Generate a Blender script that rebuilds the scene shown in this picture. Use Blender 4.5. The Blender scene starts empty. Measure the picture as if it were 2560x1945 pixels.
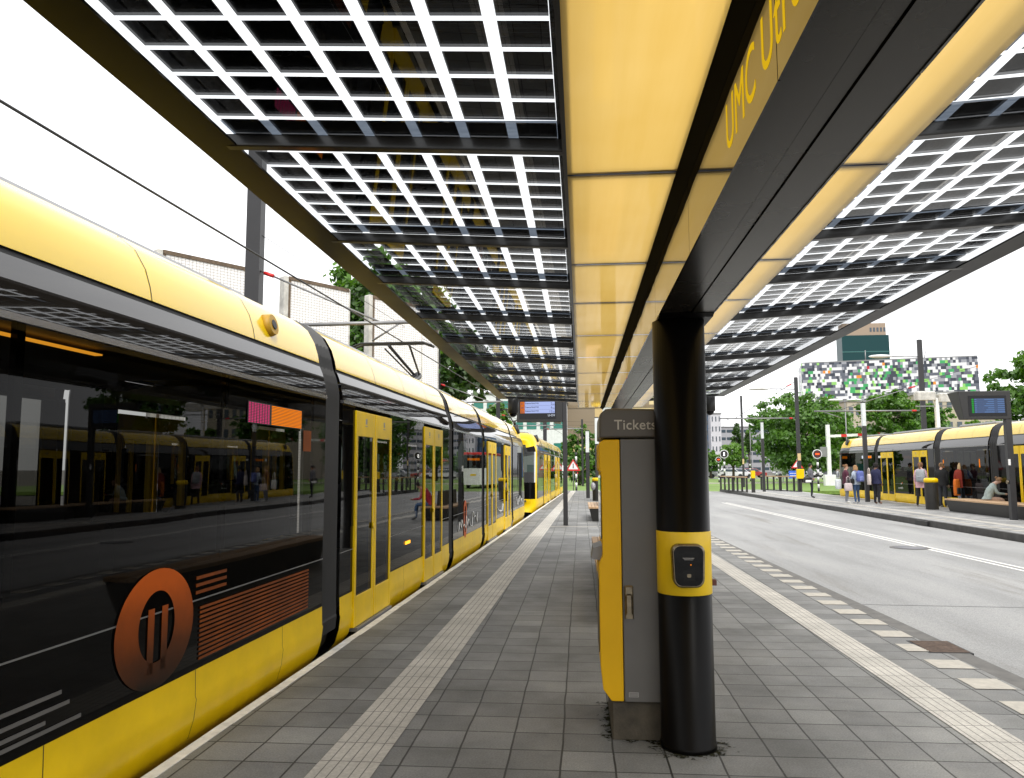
import bpy, bmesh, math, random
from mathutils import Vector, Matrix
random.seed(7)
sc = bpy.context.scene
COL = sc.collection
R = math.radians
# ------------------------------------------------------------------ camera
F, CX, CY, CAMH = 1950.0, 1280.0, 972.5, 1.65
YAW, PITCH, ROLL = R(-4.99245), R(5.77419), math.atan(.004)
_f = Vector((math.sin(YAW)*math.cos(PITCH), math.cos(YAW)*math.cos(PITCH), math.sin(PITCH)))
_r = Vector((math.cos(YAW), -math.sin(YAW), 0)); _u = _r.cross(_f)
_r, _u = _r*math.cos(ROLL)-_u*math.sin(ROLL), _u*math.cos(ROLL)+_r*math.sin(ROLL)
CAM = Vector((0, 0, CAMH))
cd = bpy.data.cameras.new('camera'); cam = bpy.data.objects.new('camera', cd); COL.objects.link(cam)
cam.matrix_world = Matrix(((_r.x, _u.x, -_f.x, 0), (_r.y, _u.y, -_f.y, 0), (_r.z, _u.z, -_f.z, CAMH), (0, 0, 0, 1)))
cd.sensor_width = 36; cd.lens = 36*F/2560; cd.clip_start = .05; cd.clip_end = 6000
sc.camera = cam
def at(x, y, Y):
    """survey helper: the world point at forward distance Y seen at photo pixel x, y"""
    d = _f + _r*((x-CX)/F) - _u*((y-CY)/F)
    return CAM + d*(Y/d.y)
# ------------------------------------------------------------------ materials
def mat(name):
    m = bpy.data.materials.new(name); m.use_nodes = True
    nt = m.node_tree; nt.nodes.clear()
    out = nt.nodes.new('ShaderNodeOutputMaterial')
    return m, nt, out
def N(nt, t, **kw):
    n = nt.nodes.new(t)
    for k, v in kw.items():
        if k in n.inputs.keys(): n.inputs[k].default_value = v
        else: setattr(n, k, v)
    return n
def L(nt, a, b): nt.links.new(a, b)
def c4(c): return (c[0], c[1], c[2], 1)
def srgb(r, g, b):
    f = lambda v: (v/255/12.92 if v/255 <= .04045 else ((v/255+.055)/1.055)**2.4)
    return (f(r), f(g), f(b))
def coords(nt, kind='Object', scale=(1, 1, 1)):
    tc = N(nt, 'ShaderNodeTexCoord'); mp = N(nt, 'ShaderNodeMapping'); mp.inputs['Scale'].default_value = scale
    L(nt, tc.outputs[kind], mp.inputs[0]); return mp.outputs[0]
def ramp(nt, fac, stops, interp='LINEAR'):
    r = N(nt, 'ShaderNodeValToRGB'); r.color_ramp.interpolation = interp
    e = r.color_ramp.elements
    e[0].position, e[0].color = stops[0][0], c4(stops[0][1])
    e[1].position, e[1].color = stops[1][0], c4(stops[1][1])
    for p, c in stops[2:]:
        k = e.new(p); k.color = c4(c)
    L(nt, fac, r.inputs[0]); return r.outputs[0]
def mix(nt, fac, a, b, blend='MIX'):
    m = N(nt, 'ShaderNodeMix', data_type='RGBA', blend_type=blend)
    for s, v in ((m.inputs[0], fac), (m.inputs[6], a), (m.inputs[7], b)):
        if hasattr(v, 'links'): L(nt, v, s)
        else: s.default_value = v if isinstance(v, (int, float)) else c4(v)
    return m.outputs[2]
def math_(nt, op, a, b=0.0, c=None):
    m = N(nt, 'ShaderNodeMath', operation=op)
    for i, v in enumerate((a, b) if c is None else (a, b, c)):
        if hasattr(v, 'links'): L(nt, v, m.inputs[i])
        else: m.inputs[i].default_value = v
    return m.outputs[0]
def noise(nt, vec, scale, detail=4, rough=.6):
    n = N(nt, 'ShaderNodeTexNoise'); n.inputs['Scale'].default_value = scale
    n.inputs['Detail'].default_value = detail; n.inputs['Roughness'].default_value = rough
    L(nt, vec, n.inputs['Vector']); return n.outputs[0]
def pbr(name, col, rough=.5, metal=0, coat=0, var=.12, vscale=3, bump=0, bscale=60, rvar=.08, spec=.5, stretch=(1, 1, 1)):
    m, nt, out = mat(name)
    b = N(nt, 'ShaderNodeBsdfPrincipled')
    b.inputs['Metallic'].default_value = metal; b.inputs['Coat Weight'].default_value = coat
    b.inputs['Coat Roughness'].default_value = .04; b.inputs['Specular IOR Level'].default_value = spec
    v = coords(nt, 'Object', stretch)
    n1 = noise(nt, v, vscale, 5)
    lo = tuple(max(0, c*(1-var)) for c in col); hi = tuple(min(1, c*(1+var)) for c in col)
    L(nt, ramp(nt, n1, [(.3, lo), (.7, hi)]), b.inputs['Base Color'])
    r = math_(nt, 'MULTIPLY_ADD', n1, rvar*2, rough-rvar)
    L(nt, r, b.inputs['Roughness'])
    if bump:
        bn = N(nt, 'ShaderNodeBump'); bn.inputs['Strength'].default_value = bump; bn.inputs['Distance'].default_value = .01
        L(nt, noise(nt, v, bscale, 3), bn.inputs['Height']); L(nt, bn.outputs[0], b.inputs['Normal'])
    L(nt, b.outputs[0], out.inputs[0]); return m
def emit(name, col, strength):
    m, nt, out = mat(name); e = N(nt, 'ShaderNodeEmission'); e.inputs[0].default_value = c4(col); e.inputs[1].default_value = strength
    L(nt, e.outputs[0], out.inputs[0]); return m
def glass(name, tint, refl_rough=.0, ior=1.5, wave=0, wscale=.6, trans=1.0, base=(.01, .01, .01)):
    """pane: what is behind shows tinted through it, the front mirrors by Fresnel"""
    m, nt, out = mat(name)
    tr = N(nt, 'ShaderNodeBsdfTransparent'); tr.inputs[0].default_value = c4(tint)
    df = N(nt, 'ShaderNodeBsdfDiffuse'); df.inputs[0].default_value = c4(base)
    gl = N(nt, 'ShaderNodeBsdfGlossy'); gl.inputs['Roughness'].default_value = refl_rough
    fr = N(nt, 'ShaderNodeFresnel'); fr.inputs[0].default_value = ior
    if wave:
        bn = N(nt, 'ShaderNodeBump'); bn.inputs['Strength'].default_value = wave; bn.inputs['Distance'].default_value = .05
        L(nt, noise(nt, coords(nt), wscale, 1), bn.inputs['Height']); L(nt, bn.outputs[0], gl.inputs['Normal'])
    a = N(nt, 'ShaderNodeMixShader'); a.inputs[0].default_value = trans
    L(nt, df.outputs[0], a.inputs[1]); L(nt, tr.outputs[0], a.inputs[2])
    s = N(nt, 'ShaderNodeMixShader'); L(nt, fr.outputs[0], s.inputs[0]); L(nt, a.outputs[0], s.inputs[1]); L(nt, gl.outputs[0], s.inputs[2])
    L(nt, s.outputs[0], out.inputs[0]); return m
def gloss_panel(name, col, ior=1.5, rough=.02, wave=.0, wscale=.8, spec=.5):
    m, nt, out = mat(name); b = N(nt, 'ShaderNodeBsdfPrincipled')
    b.inputs['Base Color'].default_value = c4(col); b.inputs['Roughness'].default_value = rough
    b.inputs['IOR'].default_value = ior; b.inputs['Specular IOR Level'].default_value = spec
    if wave:
        bn = N(nt, 'ShaderNodeBump'); bn.inputs['Strength'].default_value = wave; bn.inputs['Distance'].default_value = .05
        L(nt, noise(nt, coords(nt), wscale, 1.5), bn.inputs['Height']); L(nt, bn.outputs[0], b.inputs['Normal'])
    L(nt, b.outputs[0], out.inputs[0]); return m
def paving(name, tile=(.3, .3), offset=.0, base=(.105, .102, .095), mortar=(.026, .025, .02), gap=.0062, shift=(-.18, -.27, 0), var=.35, stains=True, rough=.62):
    m, nt, out = mat(name); b = N(nt, 'ShaderNodeBsdfPrincipled')
    tc = N(nt, 'ShaderNodeTexCoord'); mp = N(nt, 'ShaderNodeMapping'); mp.inputs['Location'].default_value = shift; L(nt, tc.outputs['Object'], mp.inputs[0]); v = mp.outputs[0]
    br = N(nt, 'ShaderNodeTexBrick', offset=offset, offset_frequency=2, squash=1.0)
    br.inputs['Scale'].default_value = 1; br.inputs['Mortar Size'].default_value = gap
    br.inputs['Mortar Smooth'].default_value = .15; br.inputs['Bias'].default_value = 0
    br.inputs['Brick Width'].default_value = tile[0]; br.inputs['Row Height'].default_value = tile[1]
    lo = tuple(c*(1-var) for c in base); hi = tuple(c*(1+var) for c in base)
    br.inputs['Color1'].default_value = c4(lo); br.inputs['Color2'].default_value = c4(hi); br.inputs['Mortar'].default_value = c4(mortar)
    wob = N(nt, 'ShaderNodeVectorMath', operation='MULTIPLY_ADD')
    nn = N(nt, 'ShaderNodeTexNoise'); nn.inputs['Scale'].default_value = 1.7; L(nt, v, nn.inputs['Vector'])
    L(nt, nn.outputs['Color'], wob.inputs[0]); wob.inputs[1].default_value = (.022, .012, 0); L(nt, v, wob.inputs[2])
    L(nt, wob.outputs[0], br.inputs['Vector'])
    col = br.outputs[0]
    fine = ramp(nt, noise(nt, v, 90, 4, .75), [(.25, (.6,)*3), (.75, (1.4,)*3)])
    col = mix(nt, 1, col, fine, 'MULTIPLY')
    if stains:
        big = ramp(nt, noise(nt, v, .8, 6, .66), [(.3, (.60, .60, .57)), (.5, (1, 1, 1)), (.70, (1.42, 1.41, 1.37))])
        col = mix(nt, 1, col, big, 'MULTIPLY')
        sp = ramp(nt, noise(nt, v, 5.5, 6, .7), [(.62, (0, 0, 0)), (.74, (1, 1, 1))])
        col = mix(nt, math_(nt, 'MULTIPLY', sp, .5), col, (.22, .22, .21))
        gum = ramp(nt, noise(nt, v, 17, 2, .5), [(.735, (0, 0, 0)), (.76, (1, 1, 1))])
        col = mix(nt, math_(nt, 'MULTIPLY', gum, .35), col, (.3, .3, .29))
    L(nt, col, b.inputs['Base Color'])
    rr = math_(nt, 'MULTIPLY_ADD', noise(nt, v, 4, 4), .3, rough-.15); L(nt, rr, b.inputs['Roughness'])
    bn = N(nt, 'ShaderNodeBump'); bn.inputs['Strength'].default_value = .55; bn.inputs['Distance'].default_value = .006
    h = math_(nt, 'ADD', math_(nt, 'MULTIPLY', br.outputs['Fac'], -1.0), math_(nt, 'MULTIPLY', noise(nt, v, 140, 3), .35))
    L(nt, h, bn.inputs['Height']); L(nt, bn.outputs[0], b.inputs['Normal'])
    L(nt, b.outputs[0], out.inputs[0]); return m
def asphalt(name, base=(.285, .285, .279)):
    m, nt, out = mat(name); b = N(nt, 'ShaderNodeBsdfPrincipled'); v = coords(nt)
    g = ramp(nt, noise(nt, v, 75, 5, .85), [(.3, tuple(c*.5 for c in base)), (.52, base), (.72, tuple(c*1.6 for c in base))])
    big = ramp(nt, noise(nt, coords(nt, 'Object', (1, .16, 1)), 1.1, 5, .6), [(.3, (.8, .8, .79)), (.5, (1, 1, 1)), (.72, (1.2, 1.19, 1.17))])
    col = mix(nt, 1, g, big, 'MULTIPLY')
    tr = ramp(nt, noise(nt, coords(nt, 'Object', (1.4, .12, 1)), 1.0, 6, .72), [(.56, (0, 0, 0)), (.72, (1, 1, 1))])
    col = mix(nt, math_(nt, 'MULTIPLY', tr, .55), col, (.13, .115, .09))
    L(nt, col, b.inputs['Base Color']); b.inputs['Roughness'].default_value = .72
    bn = N(nt, 'ShaderNodeBump'); bn.inputs['Strength'].default_value = .5; bn.inputs['Distance'].default_value = .006
    L(nt, noise(nt, v, 150, 2), bn.inputs['Height']); L(nt, bn.outputs[0], b.inputs['Normal'])
    L(nt, b.outputs[0], out.inputs[0]); return m
def tactile(name, col, nrib=5):
    """ribbed guide tiles 0.3 m long: bars run along Y"""
    m, nt, out = mat(name); b = N(nt, 'ShaderNodeBsdfPrincipled'); v = coords(nt)
    sx = N(nt, 'ShaderNodeSeparateXYZ'); L(nt, v, sx.inputs[0])
    ty = math_(nt, 'FRACT', math_(nt, 'DIVIDE', sx.outputs[1], .3))
    tx = math_(nt, 'FRACT', math_(nt, 'MULTIPLY', sx.outputs[0], nrib/.3))
    groove = math_(nt, 'MAXIMUM', math_(nt, 'GREATER_THAN', math_(nt, 'ABSOLUTE', math_(nt, 'SUBTRACT', ty, .5)), .485),
                   math_(nt, 'GREATER_THAN', math_(nt, 'ABSOLUTE', math_(nt, 'SUBTRACT', tx, .5)), .44))
    base = ramp(nt, noise(nt, v, 40, 4, .7), [(.3, tuple(c*.78 for c in col)), (.7, tuple(c*1.15 for c in col))])
    big = ramp(nt, noise(nt, v, 2.3, 4), [(.3, (.8,)*3), (.7, (1.15,)*3)])
    cc = mix(nt, groove, mix(nt, 1, base, big, 'MULTIPLY'), tuple(c*.33 for c in col))
    L(nt, cc, b.inputs['Base Color']); b.inputs['Roughness'].default_value = .7
    bn = N(nt, 'ShaderNodeBump'); bn.inputs['Strength'].default_value = .7; bn.inputs['Distance'].default_value = .005
    L(nt, math_(nt, 'MULTIPLY', groove, -1), bn.inputs['Height']); L(nt, bn.outputs[0], b.inputs['Normal'])
    L(nt, b.outputs[0], out.inputs[0]); return m
def grass_mat(name):
    m, nt, out = mat(name); b = N(nt, 'ShaderNodeBsdfPrincipled'); v = coords(nt)
    a = ramp(nt, noise(nt, v, .35, 6, .7), [(.3, (.10, .17, .022)), (.55, (.15, .25, .04)), (.75, (.2, .27, .07))])
    f = ramp(nt, noise(nt, v, 9, 5, .8), [(.3, (.6,)*3), (.7, (1.35,)*3)])
    L(nt, mix(nt, 1, a, f, 'MULTIPLY'), b.inputs['Base Color']); b.inputs['Roughness'].default_value = .8
    L(nt, b.outputs[0], out.inputs[0]); return m
def leaf_mat(name, dark, light):
    m, nt, out = mat(name); v = coords(nt)
    n1 = noise(nt, v, .9, 3); n2 = noise(nt, v, 7, 2)
    f = math_(nt, 'ADD', math_(nt, 'MULTIPLY', n1, .55), math_(nt, 'MULTIPLY', n2, .45))
    col = ramp(nt, f, [(.35, dark), (.65, light)])
    d = N(nt, 'ShaderNodeBsdfDiffuse'); t = N(nt, 'ShaderNodeBsdfTranslucent'); g = N(nt, 'ShaderNodeBsdfGlossy'); g.inputs['Roughness'].default_value = .45
    L(nt, col, d.inputs[0]); L(nt, mix(nt, 1, col, (1.3, 1.4, .5), 'MULTIPLY'), t.inputs[0])
    s = N(nt, 'ShaderNodeMixShader'); s.inputs[0].default_value = .38; L(nt, d.outputs[0], s.inputs[1]); L(nt, t.outputs[0], s.inputs[2])
    s2 = N(nt, 'ShaderNodeMixShader'); s2.inputs[0].default_value = .05; L(nt, s.outputs[0], s2.inputs[1]); L(nt, g.outputs[0], s2.inputs[2])
    L(nt, s2.outputs[0], out.inputs[0]); return m
def ceiling_mat(name):
    """glossy amber acrylic that lets the daylight above through"""
    m, nt, out = mat(name); v = coords(nt)
    n1 = noise(nt, v, 1.3, 3)
    streak = noise(nt, coords(nt, 'Object', (14, .8, 1)), 1.2, 4)
    col = ramp(nt, math_(nt, 'ADD', math_(nt, 'MULTIPLY', n1, .6), math_(nt, 'MULTIPLY', streak, .4)), [(.3, (.77, .49, .11)), (.7, (.86, .585, .175))])
    t = N(nt, 'ShaderNodeBsdfTranslucent'); d = N(nt, 'ShaderNodeBsdfDiffuse'); L(nt, col, t.inputs[0]); L(nt, col, d.inputs[0])
    s = N(nt, 'ShaderNodeMixShader'); s.inputs[0].default_value = .62; L(nt, d.outputs[0], s.inputs[1]); L(nt, t.outputs[0], s.inputs[2])
    g = N(nt, 'ShaderNodeBsdfGlossy'); g.inputs['Roughness'].default_value = .04
    fr = N(nt, 'ShaderNodeFresnel'); fr.inputs[0].default_value = 1.95
    s2 = N(nt, 'ShaderNodeMixShader'); L(nt, fr.outputs[0], s2.inputs[0]); L(nt, s.outputs[0], s2.inputs[1]); L(nt, g.outputs[0], s2.inputs[2])
    L(nt, s2.outputs[0], out.inputs[0]); return m
def mosaic(name, cw, ch, cols):
    """facade of small coloured panels: cols = [(share, colour)]; u runs along local X, v along Z"""
    m, nt, out = mat(name); b = N(nt, 'ShaderNodeBsdfPrincipled'); v = coords(nt)
    s = N(nt, 'ShaderNodeSeparateXYZ'); L(nt, v, s.inputs[0])
    row = math_(nt, 'FLOOR', math_(nt, 'DIVIDE', s.outputs[2], ch))
    wn0 = N(nt, 'ShaderNodeTexWhiteNoise', noise_dimensions='1D'); L(nt, row, wn0.inputs['W'])
    u = math_(nt, 'ADD', math_(nt, 'DIVIDE', math_(nt, 'ADD', s.outputs[0], s.outputs[1]), cw), math_(nt, 'MULTIPLY', wn0.outputs[0], 3))
    ci = math_(nt, 'FLOOR', u)
    cb = N(nt, 'ShaderNodeCombineXYZ'); L(nt, ci, cb.inputs[0]); L(nt, row, cb.inputs[1])
    cb2 = N(nt, 'ShaderNodeCombineXYZ'); L(nt, math_(nt, 'FLOOR', math_(nt, 'DIVIDE', u, 2)), cb2.inputs[0]); L(nt, row, cb2.inputs[1]); cb2.inputs[2].default_value = 5
    w1 = N(nt, 'ShaderNodeTexWhiteNoise', noise_dimensions='3D'); L(nt, cb.outputs[0], w1.inputs[0])
    w2 = N(nt, 'ShaderNodeTexWhiteNoise', noise_dimensions='3D'); L(nt, cb2.outputs[0], w2.inputs[0])
    pick = math_(nt, 'GREATER_THAN', w2.outputs[0], .62)
    val = math_(nt, 'ADD', math_(nt, 'MULTIPLY', w1.outputs[0], math_(nt, 'SUBTRACT', 1, pick)), math_(nt, 'MULTIPLY', math_(nt, 'FRACT', math_(nt, 'MULTIPLY', w2.outputs[0], 37)), pick))
    tot = 0; stops = []
    for sh, c in cols: stops.append((tot, c)); tot += sh
    L(nt, ramp(nt, val, stops, 'CONSTANT'), b.inputs['Base Color']); b.inputs['Roughness'].default_value = .35
    L(nt, b.outputs[0], out.inputs[0]); return m
def gridmat(name, col, line, px, pz, w):
    m, nt, out = mat(name); b = N(nt, 'ShaderNodeBsdfPrincipled'); v = coords(nt)
    s = N(nt, 'ShaderNodeSeparateXYZ'); L(nt, v, s.inputs[0])
    def ln(o, p, ww): return math_(nt, 'LESS_THAN', math_(nt, 'FRACT', math_(nt, 'DIVIDE', o, p)), ww)
    g = math_(nt, 'MAXIMUM', ln(s.outputs[0], px, w*.8), ln(s.outputs[2], pz, w))
    c = ramp(nt, noise(nt, v, 2, 4), [(.3, tuple(k*.9 for k in col)), (.7, col)])
    L(nt, mix(nt, g, c, line), b.inputs['Base Color']); b.inputs['Roughness'].default_value = .3
    L(nt, b.outputs[0], out.inputs[0]); return m
def wood(name, col, dirv=(1, 12, 12)):
    m, nt, out = mat(name); b = N(nt, 'ShaderNodeBsdfPrincipled')
    g = noise(nt, coords(nt, 'Object', dirv), 3, 6, .65)
    L(nt, ramp(nt, g, [(.3, tuple(c*.6 for c in col)), (.55, col), (.75, tuple(c*1.25 for c in col))]), b.inputs['Base Color']); b.inputs['Roughness'].default_value = .6
    L(nt, b.outputs[0], out.inputs[0]); return m
M = {}
M['dark'] = pbr('dark_steel', (.012, .011, .010), .3, coat=.25, rvar=.06)
M['matt_black'] = pbr('matt_black', (.004, .004, .004), .8, spec=.08)
M['satin'] = pbr('satin_dark_cladding', (.022, .019, .015), .27, metal=.2, var=.25, vscale=.8, rvar=.06, spec=.4)
M['fascia'] = pbr('brown_black_cladding', (.009, .0075, .006), .32, coat=0, spec=.14, var=.3, vscale=2)
M['pillar'] = pbr('black_pillar_paint', (.0035, .0032, .003), .34, coat=.0, var=.15, vscale=5, rvar=.03, spec=.10)
M['mirror'] = gloss_panel('black_display_glass', (.005, .004, .003), 1.62, .015, .05, 1.5, .5)
M['amber'] = ceiling_mat('amber_acrylic')
M['amber_ink'] = emit('glowing_yellow_lettering', (.82, .50, .012), .42)  # emission added so the letters stand brighter than the glass
M['pv_glass'] = glass('clear_roof_glass', (.93, .95, .96), 0, 1.5)
def cell_mat():
    m, nt, out = mat('solar_cell'); b = N(nt, 'ShaderNodeBsdfPrincipled'); v = coords(nt); s = N(nt, 'ShaderNodeSeparateXYZ'); L(nt, v, s.inputs[0])
    ln = math_(nt, 'GREATER_THAN', math_(nt, 'FRACT', math_(nt, 'DIVIDE', s.outputs[1], .0279)), .92)
    c = ramp(nt, noise(nt, v, 2.2, 4), [(.3, (.004, .005, .007)), (.7, (.011, .012, .016))])
    L(nt, mix(nt, ln, c, (.030, .033, .038)), b.inputs['Base Color']); b.inputs['Roughness'].default_value = .08; L(nt, b.outputs[0], out.inputs[0]); return m
M['pv_cell'] = cell_mat()
def film():  # flange made translucent so skylight lifts its dark underside
    m, nt, out = mat('pale_blue_translucent'); t = N(nt, 'ShaderNodeBsdfTranslucent'); c = ramp(nt, noise(nt, coords(nt, 'Object', (3, 30, 3)), 3, 4), [(.3, (.07, .085, .11)), (.7, (.15, .175, .21))])
    L(nt, c, t.inputs[0]); d = N(nt, 'ShaderNodeBsdfDiffuse'); d.inputs[0].default_value = (.3, .34, .4, 1)
    s = N(nt, 'ShaderNodeMixShader'); s.inputs[0].default_value = .75; L(nt, d.outputs[0], s.inputs[1]); L(nt, t.outputs[0], s.inputs[2]); L(nt, s.outputs[0], out.inputs[0]); return m
M['flange'] = film()
M['yellow'] = pbr('tram_yellow', (.80, .53, .003), .34, coat=.0, var=.11, vscale=2.2, spec=.3, bump=.05, bscale=2)
M['roof_yellow'] = pbr('tram_roof_yellow', (.80, .54, .008), .22, coat=.55, var=.05, vscale=1)
M['tgloss'] = gloss_panel('tram_black_panel', (.004, .0038, .0035), 1.19, .03, .06, .9)
M['tupper'] = gloss_panel('tram_upper_panel', (.014, .012, .010), 1.85, .03, .05, .9)
M['tglass'] = glass('tram_window_glass', (.26, .26, .25), 0, 1.22, .05, .7)
M['rubber'] = pbr('black_rubber', (.014, .014, .014), .55)
M['bellow'] = pbr('grey_bellows', (.022, .022, .022), .42)
M['rail'] = pbr('bright_trim', (.35, .35, .36), .25, metal=.9)
M['orange'] = pbr('orange_print', (.62, .10, .004), .5, var=.2, vscale=4, spec=.25)
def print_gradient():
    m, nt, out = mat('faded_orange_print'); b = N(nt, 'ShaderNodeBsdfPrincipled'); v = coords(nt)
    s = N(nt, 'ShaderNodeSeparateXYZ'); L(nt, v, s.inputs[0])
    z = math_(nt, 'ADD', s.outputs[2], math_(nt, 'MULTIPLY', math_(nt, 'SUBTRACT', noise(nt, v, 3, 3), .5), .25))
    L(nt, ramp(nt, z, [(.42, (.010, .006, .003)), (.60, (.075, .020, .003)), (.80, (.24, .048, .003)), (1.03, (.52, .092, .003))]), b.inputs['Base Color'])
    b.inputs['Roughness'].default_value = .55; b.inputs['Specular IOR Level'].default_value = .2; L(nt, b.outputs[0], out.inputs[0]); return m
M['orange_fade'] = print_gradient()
M['orange_dim'] = pbr('burnt_orange_print', (.20, .045, .003), .55, var=.35, vscale=3, spec=.2)
M['white_print'] = pbr('white_print', (.7, .7, .68), .4)
M['cap_ink'] = pbr('pale_cap_lettering', (.50, .47, .41), .5)
M['faint_print'] = pbr('faint_grey_print', (.12, .115, .11), .5)
M['grey_print'] = pbr('grey_print', (.28, .27, .26), .4)
M['interior'] = pbr('tram_interior', (.10, .085, .06), .6)
M['interior_dark'] = pbr('tram_floor', (.03, .03, .03), .6)
M['seat'] = pbr('seat_fabric', (.02, .02, .024), .8)
M['amber_lamp'] = emit('amber_lamp', (1, .40, .03), 1.2)
M['led'] = None
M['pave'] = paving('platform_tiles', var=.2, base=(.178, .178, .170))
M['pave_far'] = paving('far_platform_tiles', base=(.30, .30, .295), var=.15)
M['kerb'] = pbr('kerb_concrete', (.13, .125, .115), .75, var=.3, vscale=6, bump=.3)
M['kerb_dark'] = pbr('kerb_face', (.06, .058, .055), .75, var=.35, vscale=4, bump=.3)
M['white_line'] = pbr('white_marking', (.78, .76, .71), .7, var=.2, vscale=9, bump=.2)
M['block'] = pbr('pale_block', (.46, .43, .37), .75, var=.15, vscale=12, bump=.3, bscale=120)
M['tact'] = tactile('guide_tiles', (.53, .505, .45))
M['road'] = asphalt('road_asphalt')
M['earth'] = pbr('ground_earth', (.14, .13, .11), .9, var=.3, vscale=.3)
M['grass'] = grass_mat('lawn')
M['path'] = pbr('path_paving', (.42, .38, .34), .85, var=.15)
M['machine_grey'] = pbr('machine_grey', (.118, .113, .106), .42, var=.08, bump=.05, bscale=300)
M['machine_cap'] = pbr('machine_cap_taupe', (.085, .074, .060), .4, var=.06)
M['machine_yellow'] = pbr('machine_yellow', (.80, .45, .002), .5, var=.06, vscale=2, spec=.3)
M['band_yellow'] = pbr('pillar_band_yellow', (.80, .53, .006), .42, var=.05, vscale=6)
M['concrete'] = pbr('base_concrete', (.068, .058, .042), .85, var=.35, vscale=9, bump=.4)
M['chrome'] = pbr('worn_metal', (.24, .20, .14), .35, metal=1, var=.3, vscale=30)
M['black_plastic'] = pbr('black_plastic', (.004, .004, .004), .2, spec=.3)
M['screen_black'] = gloss_panel('screen_black', (.003, .003, .004), 1.35, .03)
M['wood'] = wood('bench_wood', (.52, .34, .19))
M['bench'] = pbr('bench_dark', (.022, .021, .019), .5, var=.2)
M['grey_metal'] = pbr('grey_metal', (.25, .25, .25), .45, metal=.6)
M['white_paint'] = pbr('white_paint', (.75, .75, .74), .5)
M['black_paint'] = pbr('black_paint', (.015, .015, .015), .45)
M['red_paint'] = pbr('red_paint', (.6, .02, .02), .4)
M['blue_paint'] = pbr('blue_paint', (.03, .12, .55), .4)
M['mast'] = pbr('mast_anthracite', (.024, .024, .026), .5, var=.15, vscale=2)
M['milk'] = pbr('milky_lamp_glass', (.62, .66, .66), .35, coat=.3)
M['wire'] = pbr('wire_black', (.02, .02, .02), .6)
M['mesh_panel'] = gridmat('white_tiled_panel', (.86, .86, .85), (.30, .27, .25), .095, .075, .14)
M['rust'] = pbr('rusty_cap', (.12, .085, .055), .8, var=.4, vscale=9)
M['post_white'] = pbr('weathered_white', (.5, .49, .45), .7, var=.3, vscale=5)
M['bark'] = pbr('bark', (.06, .045, .03), .9, var=.4, vscale=8, bump=.6, bscale=20)
M['leaf_dark'] = leaf_mat('leaves_dark', (.018, .055, .008), (.075, .16, .022))
M['leaf_mid'] = leaf_mat('leaves_mid', (.03, .095, .010), (.14, .29, .035))
M['leaf_light'] = leaf_mat('leaves_light', (.06, .16, .016), (.20, .36, .05))
M['screen_blue'] = emit('screen_blue', (.42, .50, .85), .52)
M['screen_blue_dim'] = emit('screen_blue_dim', (.16, .26, .5), .38)
M['screen_orange'] = emit('screen_orange', (.85, .20, .02), .42)
M['screen_green'] = emit('screen_green', (.05, .5, .08), .35)
M['screen_ink'] = pbr('screen_ink', (.01, .02, .06), .5)
M['screen_white'] = emit('screen_white', (.8, .88, 1), .5)
M['red_lamp'] = emit('red_lamp', (1, .07, .01), 3)
M['white_lamp'] = emit('white_lamp', (1, .97, .9), 3)
M['orange_led'] = emit('orange_led', (1, .24, .004), .6)
M['pink_led'] = emit('pink_led', (.8, .06, .22), .45)
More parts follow.
